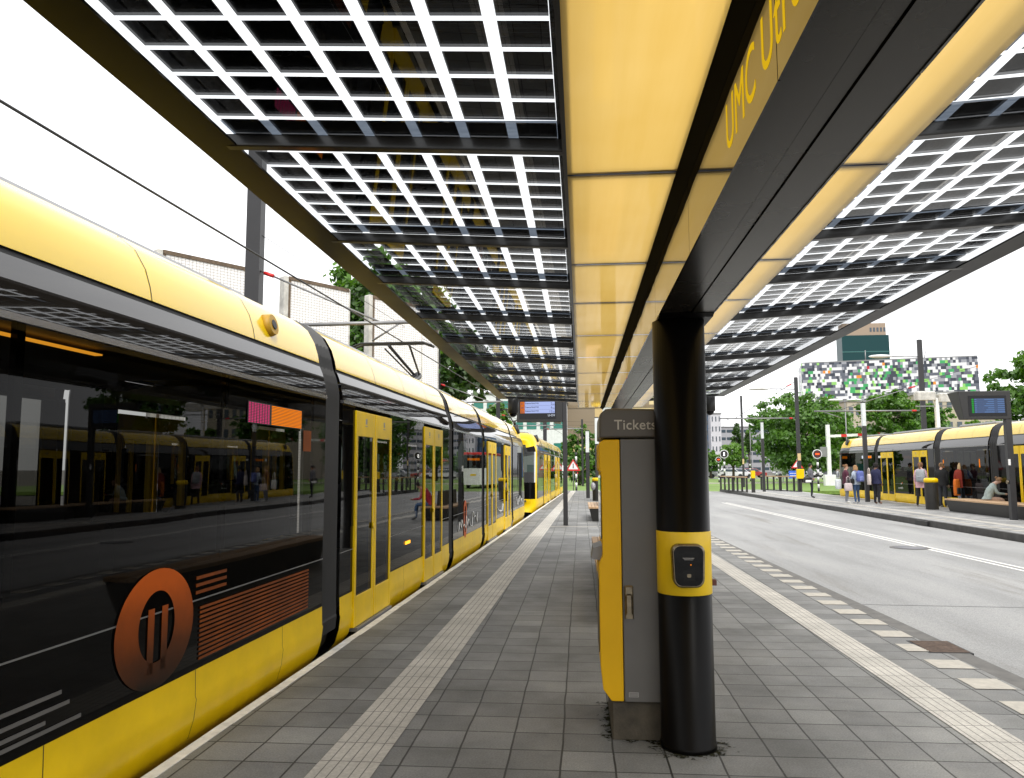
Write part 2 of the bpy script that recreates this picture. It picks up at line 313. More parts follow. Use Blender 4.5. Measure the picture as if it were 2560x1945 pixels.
# ------------------------------------------------------------------ mesh helpers
class MB:
    def __init__(s): s.v = []; s.f = []; s.m = []; s.sm = []
    def add(s, vs, fs, mi=0, smooth=False):
        o = len(s.v); s.v += [tuple(v) for v in vs]
        for f in fs: s.f.append([o+i for i in f]); s.m.append(mi); s.sm.append(smooth)
        return s
    def box(s, x0, x1, y0, y1, z0, z1, mi=0):
        return s.add([(x0, y0, z0), (x1, y0, z0), (x1, y1, z0), (x0, y1, z0), (x0, y0, z1), (x1, y0, z1), (x1, y1, z1), (x0, y1, z1)],
                     [(3, 2, 1, 0), (4, 5, 6, 7), (0, 1, 5, 4), (1, 2, 6, 5), (2, 3, 7, 6), (3, 0, 4, 7)], mi)
    def hexa(s, p, mi=0):     # 8 points: bottom 4 ccw, top 4 ccw
        return s.add(p, [(3, 2, 1, 0), (4, 5, 6, 7), (0, 1, 5, 4), (1, 2, 6, 5), (2, 3, 7, 6), (3, 0, 4, 7)], mi)
    def cbox(s, x0, x1, y0, y1, z0, z1, c=.01, mi=0):   # box with chamfered vertical and top edges
        p = [(x0+c, y0), (x1-c, y0), (x1, y0+c), (x1, y1-c), (x1-c, y1), (x0+c, y1), (x0, y1-c), (x0, y0+c)]
        q = [(max(x0+c, min(x1-c, x)), max(y0+c, min(y1-c, y))) for x, y in p]
        v = [(x, y, z0) for x, y in p]+[(x, y, z1-c) for x, y in p]+[(x, y, z1) for x, y in q]
        f = [tuple(range(7, -1, -1)), tuple(range(16, 24))]
        for i in range(8):
            j = (i+1) % 8; f += [(i, j, 8+j, 8+i), (8+i, 8+j, 16+j, 16+i)]
        return s.add(v, f, mi)
    def tube(s, pts, r, n=10, mi=0, cap=True, smooth=True):
        pts = [Vector(p) for p in pts]; rs = r if isinstance(r, (list, tuple)) else [r]*len(pts)
        v = []; f = []; prev = None
        for i, p in enumerate(pts):
            t = (pts[min(i+1, len(pts)-1)]-pts[max(i-1, 0)]).normalized()
            a = Vector((0, 0, 1)) if abs(t.z) < .9 else Vector((0, 1, 0))
            if prev is None: e1 = t.cross(a).normalized()
            else: e1 = (prev - t*prev.dot(t)).normalized()
            prev = e1; e2 = t.cross(e1)
            for k in range(n):
                an = 2*math.pi*k/n; v.append(p+(e1*math.cos(an)+e2*math.sin(an))*rs[i])
        for i in range(len(pts)-1):
            for k in range(n):
                k2 = (k+1) % n; f.append((i*n+k, i*n+k2, (i+1)*n+k2, (i+1)*n+k))
        s.add(v, f, mi, smooth)
        if cap:
            o = len(s.v)-len(v); s.f.append([o+k for k in range(n)][::-1]); s.f.append([o+(len(pts)-1)*n+k for k in range(n)])
            s.m += [mi, mi]; s.sm += [False, False]
        return s
    def lathe(s, c, prof, n=24, mi=0, smooth=True):   # prof: (r, z) list about vertical axis
        v = []; f = []
        for r, z in prof:
            for k in range(n):
                a = 2*math.pi*k/n; v.append((c[0]+r*math.cos(a), c[1]+r*math.sin(a), c[2]+z))
        for i in range(len(prof)-1):
            for k in range(n):
                k2 = (k+1) % n; f.append((i*n+k, i*n+k2, (i+1)*n+k2, (i+1)*n+k))
        s.add(v, f, mi, smooth)
        o = len(s.v)-len(v)
        s.f += [[o+k for k in range(n)][::-1], [o+(len(prof)-1)*n+k for k in range(n)]]; s.m += [mi, mi]; s.sm += [False, False]
        return s
    def prism(s, poly, axis, a0, a1, mi=0):   # poly: 2-D ccw; axis 0,1,2 = extrusion axis
        def P(p, a):
            return (a, p[0], p[1]) if axis == 0 else ((p[0], a, p[1]) if axis == 1 else (p[0], p[1], a))
        n = len(poly); v = [P(p, a0) for p in poly]+[P(p, a1) for p in poly]
        f = [tuple(range(n-1, -1, -1)), tuple(range(n, 2*n))]+[(i, (i+1) % n, n+(i+1) % n, n+i) for i in range(n)]
        return s.add(v, f, mi)
    def quad(s, a, b, c, d, mi=0): return s.add([a, b, c, d], [(0, 1, 2, 3)], mi)
    def sphere(s, c, r, n=12, m=8, mi=0, sc_=(1, 1, 1)):
        v = []; f = []
        for i in range(m+1):
            th = math.pi*i/m
            for k in range(n):
                a = 2*math.pi*k/n; v.append((c[0]+r*sc_[0]*math.sin(th)*math.cos(a), c[1]+r*sc_[1]*math.sin(th)*math.sin(a), c[2]+r*sc_[2]*math.cos(th)))
        for i in range(m):
            for k in range(n):
                k2 = (k+1) % n; f.append((i*n+k, (i+1)*n+k, (i+1)*n+k2, i*n+k2))
        return s.add(v, f, mi, True)
    def mesh(s, name, mats):
        me = bpy.data.meshes.new(name); me.from_pydata(s.v, [], s.f)
        for m in (mats if isinstance(mats, (list, tuple)) else [mats]): me.materials.append(m)
        me.polygons.foreach_set('material_index', s.m); me.polygons.foreach_set('use_smooth', s.sm)
        me.validate(); me.update(); return me
    def build(s, name, mats, parent=None, loc=None, fix=True, bevel=0):
        me = s.mesh(name, mats)
        if fix:
            bm = bmesh.new(); bm.from_mesh(me); bmesh.ops.delete(bm, geom=[v for v in bm.verts if not v.link_faces], context='VERTS'); bmesh.ops.recalc_face_normals(bm, faces=bm.faces); bm.to_mesh(me); bm.free()
        o = bpy.data.objects.new(name, me); COL.objects.link(o)
        if parent is not None: o.parent = parent
        if loc: o.location = loc
        if bevel:
            b = o.modifiers.new('bevel', 'BEVEL'); b.width = bevel; b.segments = 2; b.limit_method = 'ANGLE'; b.angle_limit = R(40)
        return o
def tag(o, label=None, cat=None, group=None, kind=None):
    if label: o['label'] = label
    if cat: o['category'] = cat
    if group: o['group'] = group
    if kind: o['kind'] = kind
    return o
def empty(name, loc=(0, 0, 0), rz=0):
    o = bpy.data.objects.new(name, None); COL.objects.link(o); o.location = loc; o.rotation_euler = (0, 0, rz); o.empty_display_size = .2; return o
def copy_tree(o, parent=None):
    c = o.copy(); COL.objects.link(c); c.parent = parent
    for ch in [k for k in bpy.data.objects if k.parent == o]: copy_tree(ch, c)
    return c
def struct(o): o['kind'] = 'structure'; return o
def text_mesh(body, size, depth=.002, align='LEFT', sx=1.0, spacing=1.0, offset=0.0):
    cu = bpy.data.curves.new('t', 'FONT'); cu.body = body; cu.size = size; cu.extrude = depth; cu.align_x = align; cu.space_character = spacing; cu.offset = offset
    ob = bpy.data.objects.new('t', cu); COL.objects.link(ob)
    dg = bpy.context.evaluated_depsgraph_get(); dg.update()
    me = bpy.data.meshes.new_from_object(ob.evaluated_get(dg))
    bpy.data.objects.remove(ob); bpy.data.curves.remove(cu)
    if sx != 1: me.transform(Matrix.Scale(sx, 4, (1, 0, 0)))
    return me
def put_text(name, body, size, mtx, m, parent, **kw):
    me = text_mesh(body, size, **kw); me.materials.clear(); me.materials.append(m); me.transform(mtx); me.name = name
    o = bpy.data.objects.new(name, me); COL.objects.link(o); o.parent = parent; return o
def frame(origin, xdir, ydir):   # matrix: text x along xdir, text up along ydir
    x = Vector(xdir).normalized(); y = Vector(ydir).normalized(); z = x.cross(y)
    return Matrix(((x.x, y.x, z.x, origin[0]), (x.y, y.y, z.y, origin[1]), (x.z, y.z, z.z, origin[2]), (0, 0, 0, 1)))

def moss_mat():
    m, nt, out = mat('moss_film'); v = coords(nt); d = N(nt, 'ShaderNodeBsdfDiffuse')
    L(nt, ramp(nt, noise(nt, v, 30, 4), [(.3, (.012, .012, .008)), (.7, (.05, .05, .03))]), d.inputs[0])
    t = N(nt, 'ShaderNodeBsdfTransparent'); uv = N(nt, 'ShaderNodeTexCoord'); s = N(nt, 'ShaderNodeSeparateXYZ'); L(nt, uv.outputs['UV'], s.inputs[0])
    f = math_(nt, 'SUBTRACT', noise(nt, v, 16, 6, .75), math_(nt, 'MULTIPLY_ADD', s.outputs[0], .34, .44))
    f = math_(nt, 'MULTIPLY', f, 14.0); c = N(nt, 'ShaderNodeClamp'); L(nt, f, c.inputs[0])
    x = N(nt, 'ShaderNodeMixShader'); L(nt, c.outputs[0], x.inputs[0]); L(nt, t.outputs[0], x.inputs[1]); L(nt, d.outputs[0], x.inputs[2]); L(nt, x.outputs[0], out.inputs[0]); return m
# ------------------------------------------------------------------ world and sun (bright overcast)
w = bpy.data.worlds.new('World'); sc.world = w; w.use_nodes = True
nt = w.node_tree; nt.nodes.clear()
SUN_EL, SUN_ROT = R(50), R(150)
sky = N(nt, 'ShaderNodeTexSky', sky_type='NISHITA'); sky.sun_disc = False
sky.sun_elevation = SUN_EL; sky.sun_rotation = SUN_ROT; sky.air_density = 1; sky.dust_density = 3; sky.ozone_density = 1
hs = N(nt, 'ShaderNodeHueSaturation'); hs.inputs['Saturation'].default_value = .10; L(nt, sky.outputs[0], hs.inputs['Color'])
cloud = ramp(nt, noise(nt, coords(nt, 'Generated', (1, 1, 2.5)), 1.6, 4, .55), [(.3, (9.3, 9.4, 9.7)), (.7, (11.5, 11.5, 11.6))])
cv = mix(nt, .7, hs.outputs[0], cloud)
bg = N(nt, 'ShaderNodeBackground'); L(nt, cv, bg.inputs[0]); bg.inputs[1].default_value = .10
wo = N(nt, 'ShaderNodeOutputWorld'); L(nt, bg.outputs[0], wo.inputs[0])
sd = bpy.data.lights.new('sun', 'SUN'); sd.energy = 1.0; sd.angle = R(14); sd.color = (1, .96, .9)
so = bpy.data.objects.new('sun', sd); COL.objects.link(so)
sdir = Vector((math.sin(SUN_ROT)*math.cos(SUN_EL), math.cos(SUN_ROT)*math.cos(SUN_EL), math.sin(SUN_EL)))
so.rotation_euler = (-sdir).to_track_quat('-Z', 'Y').to_euler()
sc.view_settings.view_transform = 'Standard'; sc.view_settings.look = 'None'; sc.view_settings.gamma = 1
sc.view_settings.exposure = 1.0
sc.render.film_transparent = False
cy = sc.cycles; cy.max_bounces = 8; cy.transparent_max_bounces = 24; cy.glossy_bounces = 5; cy.diffuse_bounces = 4; cy.caustics_reflective = False; cy.caustics_refractive = False
cy.sample_clamp_indirect = 6
# ------------------------------------------------------------------ the setting
ZR, ZF = -.115, .05                       # road level, far platform level
def sheet(name, poly, z, m, thick=0.0):
    b = MB()
    if thick: b.prism(poly, 2, z-thick, z)
    else: b.add([(p[0], p[1], z) for p in poly], [tuple(range(len(poly)))])
    return struct(b.build(name, m))
EDGE = lambda y: -2.465+.0246*y           # edge of the near platform on the tram side
sheet('ground', [(-2500, -2500), (2500, -2500), (2500, 2500), (-2500, 2500)], -.40, M['earth'])
sheet('lawn', [(-60, 58.6), (120, 58.6), (160, 140), (-60, 140)], -.10, M['grass'], .25)
sheet('track_bed', [(-60, -40), (-2.62, -40), (EDGE(57)-.12, 57), (-60, 57)], -.34, pbr('ballast', (.07, .065, .06), .95, var=.5, vscale=25), .05)
KO = lambda y: 3.575-.0215*y              # outer edge of the kerb on the road side
road = [(KO(-40)-.05, -40), (10.32, -40), (10.02, 58), (40, 120), (28, 124), (6, 66), (KO(66)-2, 66)]
road = [(2.0, -40), (10.32, -40), (10.02, 58), (9.0, 64), (9.0, 140), (2.0, 140)]
sheet('road', road, ZR, M['road'], .2)
sheet('cross_path', [(10, 84), (36, 88), (60, 96), (60, 99), (36, 90.5), (10, 86.5)], -.06, M['path'], .03)
sheet('far_street', [(9.1, 118), (200, 142), (200, 150), (9.1, 126)], -.055, M['road'], .04)
# near platform slab, tile sheets, markings
YE = 57.0
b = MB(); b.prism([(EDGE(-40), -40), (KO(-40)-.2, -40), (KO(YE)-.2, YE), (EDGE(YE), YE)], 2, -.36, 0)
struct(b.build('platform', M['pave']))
b = MB()
for k in range(-20, 29):
    y0, y1 = k*2.0, k*2.0+1.994
    b.hexa([(KO(y0)-.2, y0, -.3), (KO(y0), y0, -.3), (KO(y1), y1, -.3), (KO(y1)-.2, y1, -.3), (KO(y0)-.2, y0, .001), (KO(y0)-.012, y0, .001), (KO(y1)-.012, y1, .001), (KO(y1)-.2, y1, .001)])
struct(b.build('kerb', M['kerb']))
b = MB()
random.seed(3)
for k in range(-30, 194):     # chipped white edge line: slightly uneven blocks
    y0, y1 = k*.3, k*.3+.3
    j = random.uniform(-.006, .006)
    b.hexa([(EDGE(y0)-.012, y0, -.3), (EDGE(y0)+.062+j, y0, -.3), (EDGE(y1)+.062+j, y1, -.3), (EDGE(y1)-.012, y1, -.3),
            (EDGE(y0)-.012+j*.5, y0, .004), (EDGE(y0)+.062+j, y0, .004), (EDGE(y1)+.062+j, y1, .004), (EDGE(y1)-.012+j*.5, y1, .004)])
struct(b.build('white_edge_line', M['white_line']))
def strip(name, x0, sl, wdt, y0, y1, m, z=.004):
    b = MB(); b.add([(-wdt/2, y0, 0), (wdt/2, y0, 0), (wdt/2, y1, 0), (-wdt/2, y1, 0)], [(0, 1, 2, 3)])
    o = b.build(name, m); o.location = (x0+wdt/2, 0, z); o.rotation_euler = (0, 0, -math.atan(sl)); return struct(o)
strip('guide_strip_tram_side', -1.565, .0149, .36, -9, 56.4, M['tact'])
strip('guide_strip_road_side', 2.385, -.0120, .30, -9, 56.4, M['tact'])
b = MB()
for k in range(-12, 92):
    y = 6.27+.6*(k); x = 2.905-.006*(y-6)
    if 7.3 < y < 7.6: b.add([(x, y, .004), (x+.20, y, .004), (x+.16, y+.29, .004), (x, y+.29, .004)], [(0, 1, 2, 3)])
    elif y < 56: b.add([(x, y, .004), (x+.293, y, .004), (x+.293, y+.293, .004), (x, y+.293, .004)], [(0, 1, 2, 3)])
struct(b.build('block_marking', M['block']))
# cross strip where the guide strip jogs near the display post
b = MB(); b.add([(-1.02, 22.2, .005), (.42, 22.2, .005), (.42, 22.34, .005), (-1.02, 22.34, .005)], [(0, 1, 2, 3)])
b.add([(-.86, 38.0, .005), (.7, 38.0, .005), (.7, 38.3, .005), (-.86, 38.3, .005)], [(0, 1, 2, 3)])
struct(b.build('cross_marking', M['block']))
# road centre lines (double) and far edge line
b = MB()
def road_line(x0, y0, x1, y1, wd):
    b.add([(x0, y0, ZR+.004), (x0+wd, y0, ZR+.004), (x1+wd, y1, ZR+.004), (x1, y1, ZR+.004)], [(0, 1, 2, 3)])
road_line(7.80, -10, 6.94, 40, .07); road_line(8.0, -10, 7.14, 40, .07)
struct(b.build('road_marking', M['white_line']))
b = MB()
for y in (10.6, 19.5, 31.0): b.add([(KO(y)-.02, y, ZR+.003), (10.3, y-.35, ZR+.003), (10.3, y-.335, ZR+.003), (KO(y)-.02, y+.015, ZR+.003)], [(0, 1, 2, 3)])
struct(b.build('road_joint', M['rubber']))
# far platform
KF = lambda y: 10.32-.006*y
YF = 57.0
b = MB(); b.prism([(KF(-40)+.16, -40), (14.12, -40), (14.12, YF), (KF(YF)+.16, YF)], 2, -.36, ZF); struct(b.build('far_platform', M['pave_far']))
b = MB()
for k in range(-20, 29):
    y0, y1 = k*2.0, k*2.0+1.99
    b.hexa([(KF(y0), y0, -.3), (KF(y0)+.16, y0, -.3), (KF(y1)+.16, y1, -.3), (KF(y1), y1, -.3), (KF(y0)+.02, y0, ZF+.001), (KF(y0)+.16, y0, ZF+.001), (KF(y1)+.16, y1, ZF+.001), (KF(y1)+.02, y1, ZF+.001)])
struct(b.build('far_kerb', M['kerb_dark']))
b = MB(); b.box(KF(20)-.09, KF(20)+.0, 24.2, 25.0, -.3, ZF-.02); struct(b.build('kerb_drain', M['rubber']))
b = MB(); b.box(14.06, 14.15, -40, YF, -.3, ZF+.004); struct(b.build('far_white_edge_line', M['white_line']))
b = MB()
for k in range(-60, 92):
    y = .6*k
    b.add([(10.62, y, ZF+.004), (10.92, y, ZF+.004), (10.92, y+.3, ZF+.004), (10.62, y+.3, ZF+.004)], [(0, 1, 2, 3)])
struct(b.build('far_block_marking', M['block']))
strip('far_guide_strip', 11.35, 0, .3, -30, 56, M['tact'], ZF+.004)
# drains and cover
t = empty('drain_grate', (3.23, 7.67, 0)); tag(t, 'rusty slotted drain grate sunk in the kerb between pale blocks', 'drain')
b = MB(); b.box(-.17, .21, -.25, .25, -.02, .003); b.build('frame', M['rubber'], t)
b = MB()
for i in range(9): b.box(-.15, .19, -.225+i*.052, -.225+i*.052+.03, -.01, .008)
b.build('bars', pbr('rusty_iron', (.11, .075, .055), .8, var=.4, vscale=20), t)
t = empty('manhole_cover', (7.1, 17.9, ZR)); tag(t, 'round grey iron manhole cover lying across the double white road line', 'manhole cover')
b = MB(); b.lathe((0, 0, 0), [(.33, .006), (.33, .010), (0.02, .010)], 28); b.build('lid', pbr('cover_iron', (.16, .16, .17), .6, var=.3, vscale=30), t)
b = MB(); b.lathe((0, 0, 0), [(.40, .002), (.40, .007), (.335, .007), (.335, .002)], 28); b.build('rim', M['kerb'], t)
# ------------------------------------------------------------------ canopy
JOINTS = [-4.29, -2.76, -1.23, .30, 1.83, 3.36, 4.90, 6.08, 7.61, 9.14, 10.67, 12.20, 13.73, 15.26, 16.86]
CZ, CXm = 1.65+1.29, .646
canopy = empty('platform_canopy', (CXm, 4.9, 0)); tag(canopy, 'long tram stop canopy with solar glass wings, amber ceiling panels and black pillars', 'canopy')
def cb(mb, name, mats, parent=canopy, **k):
    o = mb.build(name, mats, parent, **k)
    if parent is canopy: o.location = (-CXm, -4.9, 0)
    return o
HG, TILT = 1.65+1.474, .058               # glass height at its inner edge and its rise per metre outwards
def gz_(d, h=HG): return h+TILT*d         # d = distance outwards from the inner edge
XI = {-1: CXm-.68, 1: CXm+.68}            # inner edge of a wing
COLP, CELL, ROWP = .2226, .176, .195
for side in (-1, 1):
    X = lambda d: XI[side]+side*d
    for i in range(len(JOINTS)-1):
        ya, yb = JOINTS[i]+.075, JOINTS[i+1]+.075
        y0, y1 = ya, yb-.002
        p = MB(); p.add([(X(0), y0, gz_(0)), (X(1.735), y0, gz_(1.735)), (X(1.735), y1, gz_(1.735)), (X(0), y1, gz_(0))], [(0, 1, 2, 3) if side < 0 else (3, 2, 1, 0)])
        pane = cb(p, 'solar_pane', M['pv_glass'], fix=False)
        c = MB(); h = HG+.006
        n = int((yb-ya-.16+.035)/ROWP)
        ys = yb-.022-n*ROWP+.028
        # black border after the beam
        c.hexa([(X(0), ya, gz_(0, h)), (X(1.6), ya, gz_(1.6, h)), (X(1.6), ys-.028, gz_(1.6, h)), (X(0), ys-.028, gz_(0, h)),
                (X(0), ya, gz_(0, h)+.004), (X(1.6), ya, gz_(1.6, h)+.004), (X(1.6), ys-.028, gz_(1.6, h)+.004), (X(0), ys-.028, gz_(0, h)+.004)])
        for r in range(n):
            for q in range(7):
                d0 = .052+q*COLP; d1 = d0+CELL; a = ys+r*ROWP; e = a+ROWP-.028
                c.add([(X(d0), a, gz_(d0, h)), (X(d1), a, gz_(d1, h)), (X(d1), e, gz_(d1, h)), (X(d0), e, gz_(d0, h))], [(0, 1, 2, 3)])
        # inner black border
        c.add([(X(0), ys-.028, gz_(0, h)), (X(.05), ys-.028, gz_(.05, h)), (X(.05), yb, gz_(.05, h)), (X(0), yb, gz_(0, h))], [(0, 1, 2, 3)])
        cells = c.build('solar_cells', M['pv_cell'], pane, fix=False)
        fl = MB(); hf = HG+.03
        fl.add([(X(.05), yb-.16, gz_(.05, hf)), (X(1.6), yb-.12, gz_(1.6, hf)), (X(1.6), yb+.04, gz_(1.6, hf)), (X(.05), yb+.04, gz_(.05, hf))], [(0, 1, 2, 3)])
        fl.build('flange', M['flange'], pane)
    for y in JOINTS:
        y += .05; bm_ = MB(); hb = HG-.064
        bm_.hexa([(X(.0), y-.03, gz_(0, hb)), (X(1.64), y-.03, gz_(1.64, hb)), (X(1.64), y+.025, gz_(1.64, hb)), (X(0), y+.025, gz_(0, hb)),
                  (X(.0), y-.03, gz_(0)-.004), (X(1.64), y-.03, gz_(1.64)-.004), (X(1.64), y+.025, gz_(1.64)-.004), (X(0), y+.025, gz_(0)-.004)])
        cb(bm_, 'cross_beam', M['dark'], bevel=.006)
    # outer fascia, clip rail beside it, inner frame strip
    fb = MB(); xa, xb = sorted((X(1.55), X(1.735))); zb = gz_(1.6)-.064
    fb.box(xa, xb, JOINTS[0], JOINTS[-1]+.1, zb, zb+.012)
    xc, xd = sorted((X(1.72), X(1.7351))); fb.box(xc, xd, JOINTS[0], JOINTS[-1]+.1, zb+.012, zb+.085); cb(fb, 'fascia', M['fascia'])
    cr = MB()
    for y in [JOINTS[0]+.3+.42*k for k in range(49)]: cr.box(*sorted((X(1.655), X(1.668))), y, y+.34, gz_(1.65)-.028, gz_(1.65)-.008)
    cb(cr, 'glazing_clips', M['rail'])
    ib = MB(); xa, xb = sorted((X(-.02), X(.0)))
    ib.box(xa, xb, JOINTS[0], JOINTS[-1], CZ+.02, CZ+.05); cb(ib, 'inner_frame', M['dark'])
    ib = MB(); xa, xb = sorted((XI[side]-side*.012, XI[side]+side*.03)); ib.box(xa, xb, JOINTS[0], JOINTS[-1]+.05, HG-.07, HG-.005); cb(ib, 'edge_frame', M['dark'])
    # amber ceiling panels
    for i in range(len(JOINTS)-1):
        xa, xb = sorted((CXm+side*.20, CXm+side*.688)); pn = MB()
        g = .009; y0, y1 = JOINTS[i]+g, JOINTS[i+1]-g
        pn.add([(xa, y0, CZ), (xa, y1, CZ), (xb, y1, CZ), (xb, y0, CZ)], [(0, 1, 2, 3)])
        cb(pn, 'ceiling_panel', M['amber'], fix=False)
    for y in JOINTS: jb = MB(); jb.box(*sorted((CXm+side*.20, CXm+side*.688)), y-.03, y+.03, CZ+.006, CZ+.04); cb(jb, 'joint_bar', M['rubber'])
# spine box: mirror-black sides, satin underside with a groove, dark strip up to the ceiling
Y0, Y1 = JOINTS[0], JOINTS[-1]+.02
zb, zt = 1.65+.923, 2.886; xl, xr = CXm-.165, CXm+.165
sb = MB()
sb.box(xl+.004, CXm-.032, Y0, Y1, zb, zb+.05); sb.box(CXm+.032, xr-.004, Y0, Y1, zb, zb+.05); sb.box(CXm-.027, CXm+.027, Y0, Y1, zb+.006, zb+.05)
sb.box(xl+.01, xr-.01, Y0, Y1, zb+.051, zt+.09)
cb(sb, 'spine_underside', M['satin'])
for side in (-1, 1):
    for i in range(len(JOINTS)-1):
        y0, y1 = JOINTS[i]+.003, JOINTS[i+1]-.003; f_ = MB()
        xa, xb = sorted((CXm+side*.165, CXm+side*.158)); f_.box(xa, xb, y0, y1, zb-.004, zt)
        cb(f_, 'display_glass', M['mirror'])
    st = MB(); pl = [(CXm+side*.166, zt+.001), (CXm+side*.212, CZ-.003), (CXm+side*.212, CZ+.03), (CXm+side*.15, CZ+.03), (CXm+side*.15, zt+.001)]
    st.prism(pl, 1, Y0, Y1); cb(st, 'trim_strip', M['matt_black'])
for side, y0 in ((-1, 2.475),):
    put_text('lettering', 'UMC Utrecht', .225, frame((CXm-.1655-CXm, y0-4.9, 2.652), (0, -1, 0), (0, 0, 1)), M['amber_ink'], canopy, depth=.0006, sx=.86, spacing=1.03)
# pillars
def pillar(y, reader):
    p = MB(); p.lathe((0, 0, 0), [(.166, 0), (.166, .03), (.160, .035), (.160, 2.555)], 48)
    o = p.build('pillar', M['pillar'], canopy, loc=(.618-CXm, y-4.9, 0))
    p2 = MB(); p2.hexa([(-.137, -.16, 2.556), (.19, -.16, 2.556), (.19, .16, 2.556), (-.137, .16, 2.556), (-.135, -.22, zb-.003), (.19, -.22, zb-.003), (.19, .22, zb-.003), (-.135, .22, zb-.003)])
    p2.build('pillar_head', M['pillar'], o)
    if reader:
        bnd = MB(); bnd.lathe((0, 0, 0), [(.1615, .897), (.1635, .90), (.1635, 1.264), (.1615, 1.267)], 48); bnd.build('yellow_band', M['band_yellow'], o)
        c = MB()
        def rr(w, h, r, n=6):
            pts = []
            for cx_, cz_, a0 in ((w-r, h-r, 0), (-w+r, h-r, 90), (-w+r, -h+r, 180), (w-r, -h+r, 270)):
                for k in range(n+1):
                    a = R(a0+90*k/n); pts.append((cx_+r*math.cos(a), cz_+r*math.sin(a)))
            return pts
        def slab(w, h, r, y0, y1, mi, cz=0, taper=0):
            a = rr(w, h, r); bq = rr(w-taper, h-taper, max(.002, r-taper)); n = len(a)
            w_ = lambda p, y: (p[0]*(1 - .10*(p[1] < 0)*min(1, -p[1]/h)), y, 1.078+cz+p[1])
            c.add([w_(p, y0) for p in a]+[w_(p, y1) for p in bq], [tuple(range(n, 2*n))]+[(i, (i+1) % n, n+(i+1) % n, n+i) for i in range(n)], mi, False)
        slab(.096, .125, .048, -.135, -.205, 0); slab(.096, .125, .048, -.205, -.214, 1, 0, .008)
        slab(.085, .114, .042, -.2125, -.2162, 2); 
        slab(.036, .030, .006, -.216, -.2185, 0, -.055); slab(.012, .010, .006, -.2185, -.2195, 1, -.055)
        slab(.034, .002, .001, -.2162, -.2168, 3, .045); slab(.028, .0016, .001, -.2162, -.2168, 3, .036)
        c.sphere((.012, -.217, 1.085), .0035, 8, 6, 4)
        c.build('card_reader', [M['black_plastic'], M['chrome'], M['screen_black'], M['grey_print'], M['orange_led']], o)
        h = MB(); h.cbox(.157, .19, -.02, .03, .94, .975, .006); h.build('side_lug', pbr('brown_lug', (.10, .03, .025), .5), o)
    return o
pillar(4.9, True); pillar(16.2, False)
# cameras hung under the far corners
for side, lab in ((-1, 'black dome camera hanging under the tram side corner of the canopy'), (1, 'black dome camera hanging under the road side corner of the canopy')):
    t = empty('security_camera', (XI[side]+side*1.40, 16.7, 3.12)); tag(t, lab, 'camera', 'dome cameras under the canopy')
    b = MB(); b.lathe((0, 0, 0), [(.10, -.30), (.115, -.28), (.115, .0), (.10, .01)], 20); b.build('housing', M['black_paint'], t)
    b = MB(); b.sphere((0, 0, -.30), .085, 16, 10); b.build('dome', M['screen_black'], t)
# ------------------------------------------------------------------ ticket machine
tm = empty('ticket_machine', (.40, 5.3, 0)); tag(tm, 'grey and yellow ticket machine with taupe cap behind the black pillar', 'ticket machine')
def tb(mb, name, mats, **k):
    o = mb.build(name, mats, tm, **k); o.location = (-.40, -5.3, 0); return o
YA, YB = 4.957, 5.72
b = MB(); b.cbox(.17, .62, YA+.02, YB-.02, 0, .226, .01); tb(b, 'concrete_base', M['concrete'])
b = MB(); b.cbox(.248, .66, YA, YB, .232, 1.828, .004); tb(b, 'cabinet', M['machine_grey'])
b = MB(); b.prism([(.17, .232), (.244, .232), (.244, 1.824), (.148, 1.824), (.115, 1.806), (.115, 1.63), (.128, 1.62), (.128, 1.10), (.105, 1.05), (.105, .44), (.12, .30)], 1, YA-.002, YB+.002); tb(b, 'front_shell', M['machine_yellow'], bevel=.006)
b = MB(); b.prism([(.118, 1.835), (.66, 1.835), (.66, 2.0), (.62, 2.012), (.20, 2.022), (.16, 2.018), (.122, 1.985)], 1, YA-.004, YB+.004); tb(b, 'cap', M['machine_cap'], bevel=.012)
put_text('lettering', 'Tickets', .088, frame((.212-.40, YA-.0055-5.3, 1.888), (1, 0, 0), (0, 0, 1)), M['cap_ink'], tm, depth=.0008, sx=.97, spacing=1.05, offset=.0006)
b = MB(); b.cbox(.258, .312, YA-.010, YA, .725, .925, .006); b.cbox(.264, .306, YA-.022, YA-.010, .755, .875, .008); b.box(.266, .304, YA-.03, YA-.010, .885, .918)
tb(b, 'door_handle', M['chrome'])
b = MB(); b.box(.274, .334, YA-.0015, YA, .258, .287); tb(b, 'rating_plate', M['grey_print'])
b = MB()
for i in range(3): b.box(.279, .329, YA-.0022, YA-.0015, .263+i*.0075, .266+i*.0075)
tb(b, 'plate_lines', M['machine_grey'])
b = MB(); b.hexa([(.060, YA+.10, 1.075), (.13, YA+.10, 1.06), (.13, YA+.42, 1.06), (.060, YA+.42, 1.075), (.072, YA+.10, 1.14), (.13, YA+.10, 1.16), (.13, YA+.42, 1.16), (.072, YA+.42, 1.14)]); tb(b, 'keypad_shelf', M['grey_metal'])
b = MB(); b.box(.122, .1275, YA+.08, YB-.08, 1.2, 1.6); tb(b, 'screen', M['screen_black'])
b = MB(); b.box(.1005, .1045, YA+.1, YA+.5, .5, .95); tb(b, 'ticket_tray', M['machine_cap'])
